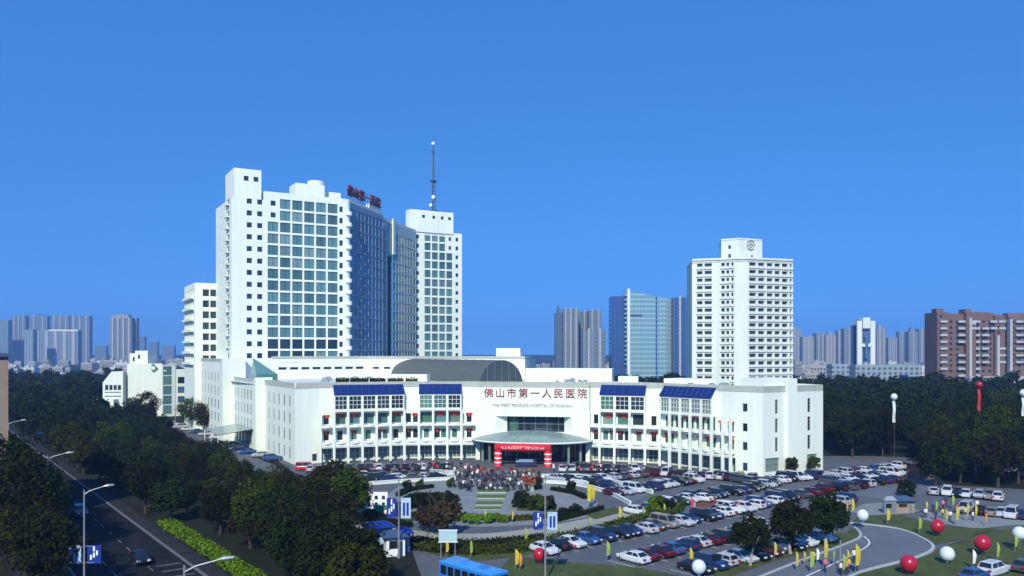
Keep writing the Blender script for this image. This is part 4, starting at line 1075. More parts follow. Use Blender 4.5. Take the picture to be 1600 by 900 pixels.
for p in sorted(pts_in(reg_left, 5.6, 6000, rr, 84, 520), key=lambda q: q.y):
    far = p.y > 230; ss = (p - K0).dot(RP)
    zone = ('overhanging the street kerb' if ss < 9 else ('behind the bright street hedge' if p.y < 112 and ss < 16 else ('beside the hospital side lane' if p.x > belt_right(p.y) - 9 else 'in the middle of the belt beside the street')))
    tree(p.x, p.y, 'dark green tree ' + zone + nth(zone) if not far else 'dark tree in the far part of the belt beside the street', 'belt trees ' + zone if not far else 'far trees of the street belt', far=far, s=(.62 if p.y > 120 and p.x > belt_right(p.y) - 20 else (.92 if p.y > 150 else .84)), v=rnd.choice([0, 1, 3, 0]) if p.y < 200 else rnd.choice([0, 1, 2, 3]))
for k, (x, y) in enumerate(((-20.2, 86), (-16.2, 83.5), (-24.5, 92), (-20, 92.5), (-25.5, 99), (-29.5, 104), (-34, 110), (-16.5, 90))):
    o = tree(x, y, f'leafy tree right of the bright street hedge, {ORD[k]} of its clump', 'clump of trees right of the bright hedge', v=(1, 3, 0, 1, 3, 1, 0, 3)[k], s=.8)
    c = o.children[1]; c.material_slots[0].link = 'OBJECT'; c.material_slots[0].material = (M_leaf_b, M_leaf_b, M_leaf_c)[k % 3]
# left pavement trees
for k, t in enumerate((9, 15, 21, 27, 33, 39, 45, 52, 58, 64, 71, 78, 86, 94, 103, 112, 122, 133, 145, 160, 180, 200, 225, 250, 280)):
    p = rd(t, -15.8 - rnd.uniform(0, 1.5)); tree(p.x, p.y, f'dark tree on the left pavement of the street, {ORD[k]} from the front', 'trees on the left pavement', far=t > 110, s=1.12 if t > 16 else .82, v=rnd.choice([0, 2, 4]) if t > 16 else 0)
for k, (px, py) in enumerate(((40, 905), (70, 925), (20, 860), (8, 818), (60, 838))):
    p = G(px, py); tree(p.x, p.y, ('large dark tree in the bottom left corner', 'dark tree beside the lamp post with two panels', 'dark tree at the left edge below the tan building', 'dark tree at the foot of the tan building', 'dark tree behind the corner tree at bottom left')[k], s=.9, v=(0, 1, 3, 1, 0)[k])
# woods far left, and behind the hospital
def reg_farleft(rr):
    d = rr.uniform(330, 640); px = rr.uniform(-20, 300); return Vector((X(px, d), d)) if not (px > 160 and d < 375) else None
for p in pts_in(reg_farleft, 10, 1300, rr, 0, 0): tree(p.x, p.y, 'dark tree of the wood below the left skyline', 'trees below the left skyline', far=True, s=1.15)
def reg_mid(rr):
    d = rr.uniform(390, 560); px = rr.uniform(935, 1095); return Vector((X(px, d), d))
for p in pts_in(reg_mid, 10, 500, rr, 0, 0): tree(p.x, p.y, 'dark tree behind the hospital roof below the glass towers', 'trees below the glass towers', far=True, s=1.1)
def reg_right(rr):
    d = rr.uniform(158, 440); px = rr.uniform(1235, 1700)
    if px < 1288 and d < 260: return None
    if px < 1445 and d < 196: return None
    if 1290 < px < 1440 and d < 205: return None
    return Vector((X(px, d), d))
for p in sorted(pts_in(reg_right, 7.4, 4200, rr, 0, 0), key=lambda q: q.y):
    far = p.y > 240; q_ = px_of(p.x, p.y)[0]; zone = 'behind the cars at the park edge' if q_ < 1450 else ('right of the brick pavilion' if q_ < 1560 else 'at the right edge of the park')
    tree(p.x, p.y, 'dark broadleaf tree ' + zone + nth(zone) if not far else 'dark tree at the back of the park on the right', 'park trees ' + zone if not far else 'rear trees of the right-hand park', far=far, s=1.12 if p.y > 200 else 1.0, v=rnd.choice([0, 1, 2, 4]))
def reg_right2(rr):
    d = rr.uniform(440, 520); px = rr.uniform(1235, 1640); return Vector((X(px, d), d)) if px < 1455 or d < 448 else None
for p in pts_in(reg_right2, 11, 500, rr, 0, 0): tree(p.x, p.y, 'dark tree before the right-hand skyline', 'trees before the right skyline', far=True, s=.95)
# everything farther off reads as one mass of trees
import numpy as np
mv, mf, mm, off = [], [], [], 0
for (x, y, rz, s, v) in WOOD:
    me = TV[v][2 if y < 330 else 3]; n = len(me.vertices); co = np.empty(n * 3, np.float32); me.vertices.foreach_get('co', co); co = co.reshape(-1, 3) * s
    c, q = math.cos(rz), math.sin(rz); mv.append(np.stack([co[:, 0] * c - co[:, 1] * q + x, co[:, 0] * q + co[:, 1] * c + y, co[:, 2]], 1))
    mf += [tuple(i + off for i in p.vertices) for p in me.polygons]; mm += [p.material_index for p in me.polygons]; off += n
me = bpy.data.meshes.new('woodland'); me.from_pydata(np.concatenate(mv).tolist(), [], mf); me.materials.append(M_leaf); me.materials.append(M_bark); me.polygons.foreach_set('material_index', mm)
tag(link('woodland', me), kind='stuff')
# the clinic's tree
p = G(222, 668); tree(p.x, p.y, 'dark round tree standing before the white clinic', v=2, s=1.15)
p = G(300, 672); tree(p.x, p.y, 'dark tree right of the clinic, before the hospital flank', v=2, s=1.1)
p = G(318, 678); tree(p.x, p.y, 'dark tree against the far end of the hospital flank', v=0, s=1.1)
p = G(545, 822); tree(p.x, p.y, 'bushy olive tree standing by itself left of the plaza', v=1, s=.95)
p = G(520, 815); tree(p.x, p.y, 'dark bushy tree just left of the plaza', v=3, s=1.1)
# three clipped dense trees by the turning lane
dense = crown_mesh(77, 1.6, 6.6, 2.6, 36, 120, .24, M_leaf, .9).mesh('dense_crown', M_leaf); dtr = trunk(78, 2.0, .16, 4.5, 1.4).mesh('pale_trunk', mat('whitewashed_bark', (.35, .33, .31), .9, .2, 3))
for k, (px, py) in enumerate(((1172, 884), (1235, 866), (1292, 855))):
    p = G(px, py); tree(p.x, p.y, ('left', 'middle', 'right')[k] + ' one of three dense round trees beside the turning lane', 'round trees by the turning lane', crown=dense, trunkm=dtr, v=0, s=(.9, 1.0, 1.02)[k])
brown = crown_mesh(79, 1.0, 4.2, 2.4, 24, 90, .26, M_leafbrown, .8).mesh('brown_crown', M_leafbrown)
p = G(692, 838); tree(p.x, p.y, 'low spreading brown-leaved tree at the front of the plaza', crown=brown, s=1.15, v=3, name='brown_leaved_tree')
p = G(668, 832); tree(p.x, p.y, 'small brown-leaved tree left of the spreading brown one', crown=brown, s=.85, v=3, name='brown_leaved_tree')
topi = crown_mesh(80, .9, 3.4, 1.35, 22, 90, .2, M_leafhedge, 1).mesh('round_crown', M_leafhedge); toptr = trunk(81, 1.1, .1, 2, .5).mesh('thin_trunk', M_bark)
for k, (px, py) in enumerate(((1237, 744), (1272, 741))):
    p = G(px, py); tree(p.x, p.y, ('bright green ball tree left', 'darker green ball tree right')[k] + ' before the right end block', crown=topi, trunkm=toptr, v=0, s=1.2, name='ball_tree')

# clipped shrubs and hedges of the plaza
shr = [crown_mesh(90 + i, 0.0, 1.7, 1.15, 16, 70, .17, m, 1).mesh('shrub', m) for i, m in enumerate((M_leaf, M_leafhedge, M_leafbright))]
k = 0
for (px, py, s, v, l) in [(640, 795, 1.25, 0, ''), (652, 792, 1.3, 0, ''), (664, 790, 1.2, 0, ''), (676, 793, 1.3, 0, ''), (686, 791, 1.1, 1, ''), (700, 788, 1.2, 0, ''), (708, 791, 1.1, 0, ''), (636, 766, 1.0, 0, ''), (656, 764, .9, 1, ''), (705, 762, 1.0, 1, ''), (815, 793, 1.5, 0, ''), (832, 797, 1.3, 1, ''), (845, 798, 1.4, 1, ''), (857, 796, 1.2, 0, ''), (838, 764, 1.2, 0, ''), (893, 767, 1.0, 0, ''), (730, 818, .8, 2, ''), (742, 820, .9, 2, ''), (724, 815, .8, 1, ''), (765, 818, .9, 2, ''), (776, 816, .8, 2, ''), (786, 817, .7, 2, ''), (628, 806, 1.2, 0, ''), (612, 802, 1.0, 1, ''), (900, 806, 1.0, 0, ''), (880, 810, .9, 0, ''), (1024, 798, 1.3, 2, ''), (1034, 800, 1.4, 1, ''), (1020, 806, 1.2, 2, ''), (1046, 802, 1.2, 0, ''), (1062, 800, 1.1, 1, ''), (1418, 775, 1.6, 0, '')]:
    p = G(px, py); side = 'left part' if px < 700 else ('front edge' if px < 790 else ('right part' if px < 1000 else 'right hedge end'))
    o = link('round_shrub', shr[v], None, p, rnd.uniform(0, 6), (s, s, s)); tag(o, ('dark', 'mid', 'bright')[v] + f' green clipped shrub at the {side} of the plaza', 'shrub', f'clipped shrubs at the {side} of the plaza')
def hedge(name, pts, w, h, m, label, dens=26, size=.17, cat='hedge'):
    pts = [Vector(p[:2]) for p in pts]; rr = random.Random(len(label)); mb = MB()
    for a, b in zip(pts, pts[1:]):
        d = b - a; n = Vector((-d.y, d.x)).normalized()
        for q in range(int(d.length * dens * w * 2.2)):
            t, s = rr.random(), rr.uniform(-.5, .5); zt = rr.random() ** .45 * h * (1 + .12 * math.sin(9 * (a.x + d.x * t)))
            c = a + d * t + n * s * w; p = Vector((c.x, c.y, zt)); nn = Vector((rr.gauss(0, .6) + n.x * s, rr.gauss(0, .6) + n.y * s, rr.gauss(.8, .5))).normalized()
            u = nn.cross(Vector((rr.gauss(0, 1), rr.gauss(0, 1), rr.gauss(0, 1)))).normalized(); e = nn.cross(u); sz = size * rr.uniform(.6, 1.4)
            mb.poly([p - u * sz, p - e * sz * .6, p + u * sz, p + e * sz * .6])
    ribbon(pts, w * .72, 0.02, h * .72, mb)
    base = pts[len(pts) // 2]
    return mb.thing(name, m, (base.x, base.y, 0), label, cat)
hedge('street_hedge', [rd(-30, 4.0), rd(-10, 4.0), rd(12, 3.9), rd(33, 3.7)], 2.5, .8, M_leafbright, 'bright green hedge strip along the pavement of the street', 30, .2)
hp = smooth(GP([(645, 856), (740, 864), (850, 854), (950, 831), (1000, 817), (1060, 803)]), 5)
hedge('border_hedge', hp[:len(hp) // 3 + 1], 3.2, .9, M_leafhedge, 'left stretch of the curved hedge before the car park', 26, .2)
hedge('border_hedge', hp[len(hp) // 3:2 * len(hp) // 3 + 1], 3.0, 1.1, M_leafhedge, 'green middle stretch of the curved hedge before the car park', 26, .2)
hedge('border_hedge', hp[2 * len(hp) // 3:], 2.6, 1.2, M_leafhedge, 'right stretch of the curved hedge, ending among the parked cars', 26, .2)
hedge('inner_hedge', smooth(GP([(640, 846), (740, 852), (850, 842)]), 4), 1.2, .8, M_leaf, 'dark low hedge along the inside of the curved path', 26, .16)
for k, (pp, w_, h_, m_, l) in enumerate(((((606, 800), (640, 809), (700, 814), (716, 814)), 1.6, .8, M_leafhedge, 'green low hedge along the left front rim of the plaza'), (((795, 814), (840, 811), (900, 802)), 1.6, .8, M_leafhedge, 'green low hedge along the right front rim of the plaza'),
        (((622, 776), (640, 768), (676, 762)), 1.2, .8, M_leaf, 'dark low hedge at the left rear of the plaza'), (((862, 766), (895, 772), (915, 780)), 1.2, .8, M_leaf, 'dark low hedge at the right rear of the plaza'), (((640, 786), (660, 783), (692, 783)), 3.2, 1.4, M_leaf, 'broad clipped hedge block left of the grass steps'),
        (((826, 790), (842, 791), (860, 793)), 2.6, 1.3, M_leaf, 'broad clipped hedge block right of the grass steps'), (((718, 808), (750, 811), (785, 809)), 3.0, .5, M_leafbright, 'bright green bed at the front of the grass steps'), (((575, 806), (600, 818), (640, 825)), 2.0, 1.0, M_leaf, 'dark hedge between the boards and the ring path'))): hedge('plaza_hedge', smooth(GP(pp), 4), w_, h_, m_, l, 24, .16)
hedge('fan_hedge', smooth(GP([(870, 815), (905, 806), (940, 796)]), 4), 1.3, .7, M_leaf, 'dark low hedge at the right rim of the plaza', 26, .15)
hedge('lane_hedge', smooth(GP([(1160, 879), (1230, 860), (1300, 843)]), 4), 1.4, .6, M_leafhedge, 'low green hedge under the three round trees', 24, .16)
for k, (x0, x1, y) in enumerate(((525, 545, 218), (548, 575, 217), (578, 602, 216.5), (606, 630, 216), (634, 652, 215.5))):
    o = hedge('roof_hedge', [(X(x0, y), y), (X(x1, y), y)], 1.4, 1.4, M_leafhedge if k > 2 else M_leaf, f'planter hedge on the hospital roof terrace, {ORD[k]} from the left', 36, .2)
    o.location.z = 18.0
# grass terraces between the plaza steps
for k, (y0, y1, x0, x1) in enumerate(((759, 763.5, 748, 793), (767, 771, 747, 792), (775, 780, 746, 790), (785, 790, 744, 786), (793, 797, 743, 783))):
    a, b, c, d = G(x0, y0), G(x1, y0), G(x1 - 1, y1), G(x0 - 1, y1)
    mb = MB(); mb.prism([(q.x, q.y) for q in (d, c, b, a)], 0, .32 - .05 * k, 0, 1); o = mb.build('grass_step', [M_kerb, M_grassbright]); tag(o, kind='structure')

# ------------------------------------------------------------------ cars
def car_parts(L, wid, belt, roof, hood, cab, seed):
    """cab = (rear base, front base, rear top, front top) along x (forward); hood = hood height"""
    h = L / 2; w = wid / 2; rb, fb, rt, ft = cab
    st = [(-h, .45, belt * .8, .78), (-h + .12, .3, belt * .95, .93), (-h + .7, .24, belt, 1), (0, .22, belt, 1), (fb, .23, belt, 1), (fb + .35, .24, hood + .04, .99), (h - .45, .26, hood - .06, .95), (h - .12, .3, hood - .16, .87), (h, .42, hood - .3, .74)]
    body = MB(); rings = []
    for x, zb, zs, k in st:
        n = len(body.v); y = w * k
        body.v += [(x, -y * .9, zb), (x, -y, zb + .16), (x, -y, zs - .14), (x, -y * .93, zs), (x, 0, zs + .03), (x, y * .93, zs), (x, y, zs - .14), (x, y, zb + .16), (x, y * .9, zb)]; rings.append(n)
    for a, b in zip(rings, rings[1:]):
        for q in range(8): body.f.append((a + q, b + q, b + q + 1, a + q + 1)[::-1]); body.m.append(0)
        body.f.append((a, a + 8, b + 8, b)[::-1]); body.m.append(0)
    body.f.append(tuple(rings[0] + q for q in range(9))); body.m.append(0); body.f.append(tuple(rings[-1] + q for q in range(8, -1, -1))); body.m.append(0)
    wb, wt = w * .92, w * .70
    P = {}
    for s in (-1, 1):
        P[s] = [(rb, s * wb, belt - .01), (fb, s * wb, belt - .01), (ft, s * wt, roof - .05), (rt, s * wt, roof - .05)]
    body.poly([P[-1][3], P[-1][2], (ft, wt, roof - .05), (rt, wt, roof - .05)][::1])
    ring2 = [(rt + .1, -wt * .8, roof), (ft - .1, -wt * .8, roof), (ft - .1, wt * .8, roof), (rt + .1, wt * .8, roof)]
    low_ = [P[-1][3], P[-1][2], P[1][2], P[1][3]]
    body.poly(ring2)
    for q in range(4): body.poly([low_[q], low_[(q + 1) % 4], ring2[(q + 1) % 4], ring2[q]])
    body.poly(P[-1]); body.poly(P[1][::-1]); body.poly([P[-1][1], P[1][1], P[1][2], P[-1][2]]); body.poly([P[1][0], P[-1][0], P[-1][3], P[1][3]])
    for s in (-1, 1):
        x = fb - .15; body.box(x - .1, x + .1, s * (w + .02) - (.09 if s > 0 else .0) + (.0), s * (w + .02) + (.09 if s < 0 else .12), belt + .02, belt + .16)
    gl = MB()
    def lerp(a, b, t): return Vector(a).lerp(Vector(b), t)
    def quad_in(q, u0, u1, v0, v1, out):
        f = lambda u, v: lerp(lerp(q[0], q[1], u), lerp(q[3], q[2], u), v) + Vector(out)
        gl.poly([f(u0, v0), f(u1, v0), f(u1, v1), f(u0, v1)])
    for s in (-1, 1):
        quad_in(P[s], .05, .47, .12, .92, (0, s * .012, .004)); quad_in(P[s], .51, .95, .12, .92, (0, s * .012, .004))
    quad_in([P[-1][1], P[1][1], P[1][2], P[-1][2]], .05, .95, .06, .94, (.012, 0, .008)); quad_in([P[1][0], P[-1][0], P[-1][3], P[1][3]], .06, .94, .1, .92, (-.012, 0, .008))
    wh = MB(); wh.tube([(0, -.11, 0), (0, .11, 0)], .33, 12, 0); wh.tube([(0, -.118, 0), (0, .118, 0)], .19, 8, 1)
    wl = [(-h + .82, -w + .13, .33), (-h + .82, w - .13, .33), (h - .85, -w + .13, .33), (h - .85, w - .13, .33)]
    hl = [(h - .16, s * w * .66, hood - .26) for s in (-1, 1)]; tl = [(-h + .03, s * w * .68, belt * .82) for s in (-1, 1)]
    lamp = MB(); lamp.box(-.14, .18, -.19, .19, -.08, .1)
    return dict(body=body, glass=gl, wheel=wh, wl=wl, hl=hl, tl=tl, lamp=lamp)
KINDS = [('sedan', car_parts(4.6, 1.78, .95, 1.45, .92, (-1.75, 1.0, -1.05, .25), 1)), ('hatchback', car_parts(4.1, 1.72, .98, 1.52, .95, (-1.95, .95, -1.55, .3), 2)), ('SUV', car_parts(4.7, 1.86, 1.08, 1.74, 1.08, (-2.15, .95, -1.8, .35), 3)), ('minivan', car_parts(4.8, 1.84, 1.05, 1.88, 1.05, (-2.3, 1.45, -2.15, .75), 4))]
CM = []
for nm, k in KINDS:
    bm_ = k['body'].mesh('car_body', M_carpaint); gm = k['glass'].mesh('car_glass', M_carglass); wm = k['wheel'].mesh('car_wheel', [M_rubber, M_rim]); hm = k['lamp'].mesh('car_headlight', M_headlamp); tm = k['lamp'].mesh('car_taillight', M_taillamp)
    al = MB()
    for src, mi in ((k['body'], 0), (k['glass'], 1)):
        n = len(al.v); al.v += [tuple(v) for v in src.v]; al.f += [tuple(q + n for q in f) for f in src.f]; al.m += [mi] * len(src.f)
    for (x, y, z) in k['wl']:
        al.tube([(x, y - .11, z), (x, y + .11, z)], .33, 10, 2); al.tube([(x, y - .118, z), (x, y + .118, z)], .19, 8, 3)
    for l, mi in ((k['hl'], 4), (k['tl'], 5)):
        for (x, y, z) in l: al.box(x - .14, x + .16, y - .19, y + .19, z - .08, z + .1, mi)
    fm = al.mesh('far_car', [M_carpaint, M_carglass, M_rubber, M_rim, M_headlamp, M_taillamp])
    CM.append((nm, bm_, gm, wm, hm, tm, fm, k))
COLS = {'white': (.64, .65, .66), 'black': (.012, .012, .014), 'silver': (.45, .47, .50), 'dark grey': (.07, .075, .085), 'navy': (.015, .03, .10), 'blue': (.03, .09, .27), 'maroon': (.07, .010, .014), 'red': (.50, .012, .018), 'champagne': (.25, .23, .20)}
WT = ['white'] * 4 + ['black'] * 10 + ['silver'] * 3 + ['dark grey'] * 6 + ['navy'] * 4 + ['blue'] * 2 + ['maroon'] * 2 + ['champagne']
def car(x, y, rz, kind, c, label, group, near):
    nm, bm_, gm, wm, hm, tm, fm, k = CM[kind]
    f_ = rnd.uniform(.85, 1.08); colr = tuple(q * f_ for q in COLS[c])
    if not near:
        return tag(link('parked_car', fm, None, (x, y, .02), rz, color=colr), label, 'car', group)
    o = empty('parked_car', (x, y, .02), label, 'car', group, rz)
    link('body', bm_, o, color=colr); link('windows', gm, o)
    for p in k['wl']: link('wheel', wm, o, p)
    for p in k['hl']: link('headlight', hm, o, p)
    for p in k['tl']: link('taillight', tm, o, p)
    return o
def row(a, b, n, place, cols=None, flip=False, along=False, skip=(), kinds=None, jit=.12):
    p, q = G(*a), G(*b); d = (q - p); base = math.atan2(d.y, d.x) + (0 if along else (math.pi / 2 if flip else -math.pi / 2))
    for i in range(n):
        if i in skip: continue
        t = (i + .5) / n; c = p + d * t; cn = (cols[i % len(cols)] if cols else None) or rnd.choice(WT)
        kd = kinds[i % len(kinds)] if kinds else rnd.choice([0, 0, 0, 0, 1, 2, 2, 3])
        car(c.x + rnd.uniform(-.45, .45), c.y + rnd.uniform(-.45, .45), base + rnd.gauss(0, .055) + (math.pi if (not along and rnd.random() < jit) else 0), kd, cn, f'{cn} {CM[kd][0]}, {ORD[i]} from left in row {place}', 'cars in the row ' + place, c.y < 142)
row((835, 866), (1170, 797), 17, 'along the curved hedge', ['white', 'black', 'white', 'blue', 'navy', 'black', 'navy', 'silver', 'dark grey', 'champagne', 'silver', 'navy', 'black', 'navy', 'black', 'white', 'white'], kinds=[0, 0, 0, 0, 2, 0, 0, 0, 0, 3, 0, 0, 2, 0, 0, 0, 1])
row((975, 882), (1200, 826), 12, 'facing the hedge row', ['white', 'maroon', 'maroon', 'blue', 'navy', 'silver', 'maroon', 'black', 'black', 'dark grey', 'black', 'white'], flip=True, kinds=[0, 0, 0, 0, 1, 0, 0, 2, 0, 0, 0, 2])
row((1075, 897), (1290, 842), 11, 'before the three round trees', ['black', 'navy', 'silver', 'white', 'black', 'maroon', 'dark grey', 'black', 'white', 'black', 'silver'], kinds=[0, 2, 1, 0, 0, 0, 2, 0, 0, 0, 0])
row((990, 806), (1120, 772), 9, 'behind the hedge end', ['white', 'blue', 'silver', 'white', 'black', 'white', 'navy', 'black', 'dark grey'])
row((1120, 806), (1235, 780), 8, 'beside the red planting bed', ['white', 'white', 'red', 'white', 'blue', 'white', 'navy', 'black'], flip=True)
row((1085, 785), (1215, 757), 9, 'behind the red planting bed', ['white', 'black', 'navy', 'black', None, 'black', None, None, 'dark grey'])
row((950, 776), (1090, 752), 10, 'right of the white ramp wall', [None, 'silver', 'white', 'black', 'navy', 'white', 'silver', 'black', None, None])
row((905, 756), (1020, 742), 8, 'above the white ramp wall', flip=True)
row((870, 737), (1000, 737), 9, 'in front of the right arcade', ['white', 'silver', None, 'maroon', 'maroon', 'black', 'black', 'dark grey', None])
row((1005, 741), (1180, 753), 12, 'along the right outer arcade', [None, 'black', 'white', 'black', 'black', 'silver', 'navy', 'white', 'white', 'black', 'black', 'dark grey'], flip=True)
row((1185, 757), (1285, 746), 8, 'before the right end block', ['black', 'silver', 'white', 'black', 'white', 'white', 'navy', 'silver'])
row((1220, 782), (1290, 768), 4, 'below the right end block', ['black', 'dark grey', 'maroon', 'maroon'], flip=True, skip=())
row((1278, 796), (1330, 783), 3, 'left of the lane flags', ['navy', 'silver', 'navy'], flip=True)
row((1292, 758), (1412, 741), 9, 'at the near park edge', ['dark grey', 'silver', 'white', 'black', 'white', 'black', 'white', 'white', 'white'])
row((1296, 745), (1420, 730), 9, 'under the park trees', [None, 'silver', None, 'white', 'blue', 'silver', 'silver', 'white', 'navy'], flip=True)
row((1455, 772), (1570, 782), 7, 'right of the small brick pavilion', ['silver', 'white', None, 'white', 'silver', 'champagne', 'white'], along=False)
row((1500, 800), (1610, 812), 6, 'beside the right path', ['silver', None, 'champagne', 'silver', 'white', 'navy'])
row((1545, 728), (1625, 748), 6, 'far off at the right edge', ['white', 'silver', 'blue', 'white', 'navy', 'silver'])
row((480, 737), (700, 733), 15, 'in front of the left arcade', ['silver', 'white', 'white', 'silver', 'black', 'black', None, 'white', None, 'black', None, None, 'white', None, 'black'], flip=True)
row((510, 751), (640, 745), 8, 'beside the left ramp wall', ['navy', 'black', 'silver', 'white', 'navy', 'blue', None, 'black'], along=False)
row((440, 768), (500, 764), 3, 'left of the left ramp', ['blue', 'navy', 'silver'])
row((262, 664), (345, 688), 6, 'among the trees beside the clinic', ['white', 'silver', 'white', 'blue', 'silver', 'white'])
row((330, 694), (436, 722), 6, 'along the left flank of the hospital', ['blue', 'silver', 'navy', 'blue', 'silver', 'blue'])
row((150, 662), (200, 676), 2, 'left of the clinic', ['white', 'white'])
for k, (px, py, c, kd) in enumerate(((478, 735, 'red', 3),)):
    p = G(px, py); car(p.x, p.y, .1, kd, c, 'bright red minivan at the left front corner of the hospital', None, False)
for (t, s, c, kd, l) in ((11, -4.6, 'black', 0, 'black sedan driving on the street near the bottom left'), (48, -5.5, 'navy', 2, 'dark blue SUV on the street beyond the panel lamp'), (92, -8.5, 'white', 0, 'white sedan far up the street'), (104, -4, 'champagne', 0, 'yellowish taxi sedan far up the street'), (118, -9.5, 'silver', 0, 'silver sedan farthest up the street')):
    p = rd(t, s); car(p.x, p.y, math.atan2(-RD.y, -RD.x), kd, c, l, None, t < 60)
for px, py, c, kd, l, rz in ((1553, 898, 'white', 2, 'white SUV at the bottom right corner', .6), (1522, 907, 'blue', 0, 'blue sedan cut off by the bottom right edge', .6), (1600, 892, 'dark grey', 0, 'grey sedan at the right edge near the bottom', .7)):
    p = G(px, py); car(p.x, p.y, rz, kd, c, l, None, True)

row((560, 754), (690, 748), 7, 'between the left ramp walls', ['black', None, 'navy', 'white', None, 'silver', 'black'], along=True)
row((860, 750), (960, 762), 5, 'between the right ramp walls', ['silver', None, 'white', 'black', 'navy'], along=True)
row((1120, 748), (1200, 762), 5, 'before the right outer corner', ['black', 'black', None, 'dark grey', 'black'], along=True)
row((1300, 768), (1400, 752), 7, 'on the lot before the park edge', ['black', 'dark grey', 'black', 'silver', 'black', 'navy', 'black'], flip=True)
# blue city bus at the bottom edge
bp, bq = Vector((-7.3, 92.0)), Vector((-1.2, 86.0)); bd = (bq - bp).normalized(); bang = math.atan2(bd.y, bd.x)
bus = empty('city_bus', (*((bp + bq) / 2), 0), 'blue city bus with a bright blue roof at the bottom edge', 'bus', rz=bang)
BL, BW = 8.4, 2.4
def bpart(name, mb, m, **k): return link(name, mb.mesh(name, m), bus, **k)
mb = MB(); mb.box(-BL / 2, BL / 2, -BW / 2, BW / 2, .35, 1.55); mb.box(-BL / 2, BL / 2, -BW / 2, BW / 2, 2.55, 2.8)
for x in [-BL / 2 + .1 + i * (BL - .2) / 7 for i in range(8)]: mb.box(x - .1, x + .1, -BW / 2, BW / 2, 1.55, 2.55)
bpart('body', mb, M_busblue)
mb = MB(); mb.prism([(-BL / 2, -BW / 2), (BL / 2, -BW / 2), (BL / 2, BW / 2), (-BL / 2, BW / 2)], 2.81, 2.95); mb.prism([(-BL / 2 + .3, -BW / 2 + .3), (BL / 2 - .3, -BW / 2 + .3), (BL / 2 - .3, BW / 2 - .3), (-BL / 2 + .3, BW / 2 - .3)], 2.95, 3.05); rf = bpart('roof', mb, mat('bus_roof_blue', (.06, .32, .75), .35, .06, .8))
mb = MB(); mb.box(-3.4, -1.4, -.75, .75, 3.06, 3.3); o = link('air_conditioner', mb.mesh('air_conditioner', mat('bus_unit', (.1, .3, .6), .5)), rf); mb = MB(); mb.box(1.2, 2.2, -.5, .5, 3.06, 3.18); link('roof_hatch', mb.mesh('roof_hatch', M_busblue), rf)
for i in range(7):
    for s in (-1, 1):
        x = -BL / 2 + .1 + (i + .5) * (BL - .2) / 7; mb = MB(); mb.box(x - .62, x + .62, s * (BW / 2 - .05) - .02, s * (BW / 2 - .05) + .02, 1.56, 2.54); bpart('window', mb, M_carglass)
for s in (-1, 1): mb = MB(); mb.box(s * (BL / 2 + .01) - .02, s * (BL / 2 + .01) + .02, -1.1, 1.1, 1.4, 2.6); bpart('windscreen', mb, M_carglass)
for x in (-2.7, 2.6):
    for s in (-1, 1): mb = MB(); mb.tube([(x, s * 1.21 - .14, .48), (x, s * 1.21 + .03, .48)], .48, 14); bpart('wheel', mb, M_rubber)
for s in (-1, 1): mb = MB(); mb.box(-3.6, 3.4, s * 1.208 - .004, s * 1.208 + .004, .7, 1.3); bpart('red_stripe', mb, M_red)

# ------------------------------------------------------------------ people
def person_mesh(seed):
    rr = random.Random(seed); a = rr.uniform(-.12, .12); st = rr.uniform(.05, .2)
    v = [(0, 0, .98), (0, 0, 1.2), (0, 0, 1.42), (0, 0, 1.52), (0, .01, 1.62), (0, .02, 1.73), (.1, 0, .92), (.11, st, .5), (.11, st * .4, .08), (.11, st * .4 + .13, .04), (-.1, 0, .92), (-.11, -st * .3, .5), (-.11, -st, .08), (-.11, -st + .13, .04), (.2, 0, 1.4), (.25, a, 1.13), (.23, a + .1, .9), (.22, a + .12, .8), (-.2, 0, 1.4), (-.25, -a, 1.13), (-.23, -a + .1, .9), (-.22, -a + .12, .8)]
    e = [(0, 1), (1, 2), (2, 3), (3, 4), (4, 5), (0, 6), (6, 7), (7, 8), (8, 9), (0, 10), (10, 11), (11, 12), (12, 13), (2, 14), (14, 15), (15, 16), (16, 17), (2, 18), (18, 19), (19, 20), (20, 21)]
    rad = [.15, .15, .15, .06, .105, .08, .1, .07, .05, .045, .1, .07, .05, .045, .07, .05, .04, .04, .07, .05, .04, .04]
    me = bpy.data.meshes.new('p'); me.from_pydata(v, e, []); o = bpy.data.objects.new('p', me); col.objects.link(o)
    o.modifiers.new('s', 'SKIN'); sv = me.skin_vertices[0].data
    for i, r in enumerate(rad): sv[i].radius = (r * (1.25 if i < 3 else 1), r)
    sv[0].use_root = True
    ss = o.modifiers.new('b', 'SUBSURF'); ss.levels = 1; ss.render_levels = 1
    bpy.context.view_layer.update()
    m = bpy.data.meshes.new_from_object(o.evaluated_get(bpy.context.evaluated_depsgraph_get()), depsgraph=bpy.context.evaluated_depsgraph_get()); bpy.data.objects.remove(o)
    m.name = 'person'; m.materials.clear()
    for q in (M_cloth, M_trouser, M_skin, M_hair): m.materials.append(q)
    for f in m.polygons:
        c = f.center; f.use_smooth = True
        f.material_index = 1 if c.z < .95 and abs(c.x) < .19 else (0 if c.z < 1.5 and not (abs(c.x) > .15 and c.z < .92) else (3 if c.z > 1.68 or (c.z > 1.58 and c.y < -.01) else 2))
    return m
PM = [person_mesh(s) for s in range(4)]
PC = {'black': (.015, .015, .017), 'dark blue': (.02, .035, .12), 'grey': (.15, .15, .16), 'white': (.7, .7, .7), 'red': (.5, .03, .03), 'pink': (.55, .16, .22), 'green': (.05, .2, .08), 'yellow': (.6, .45, .05)}
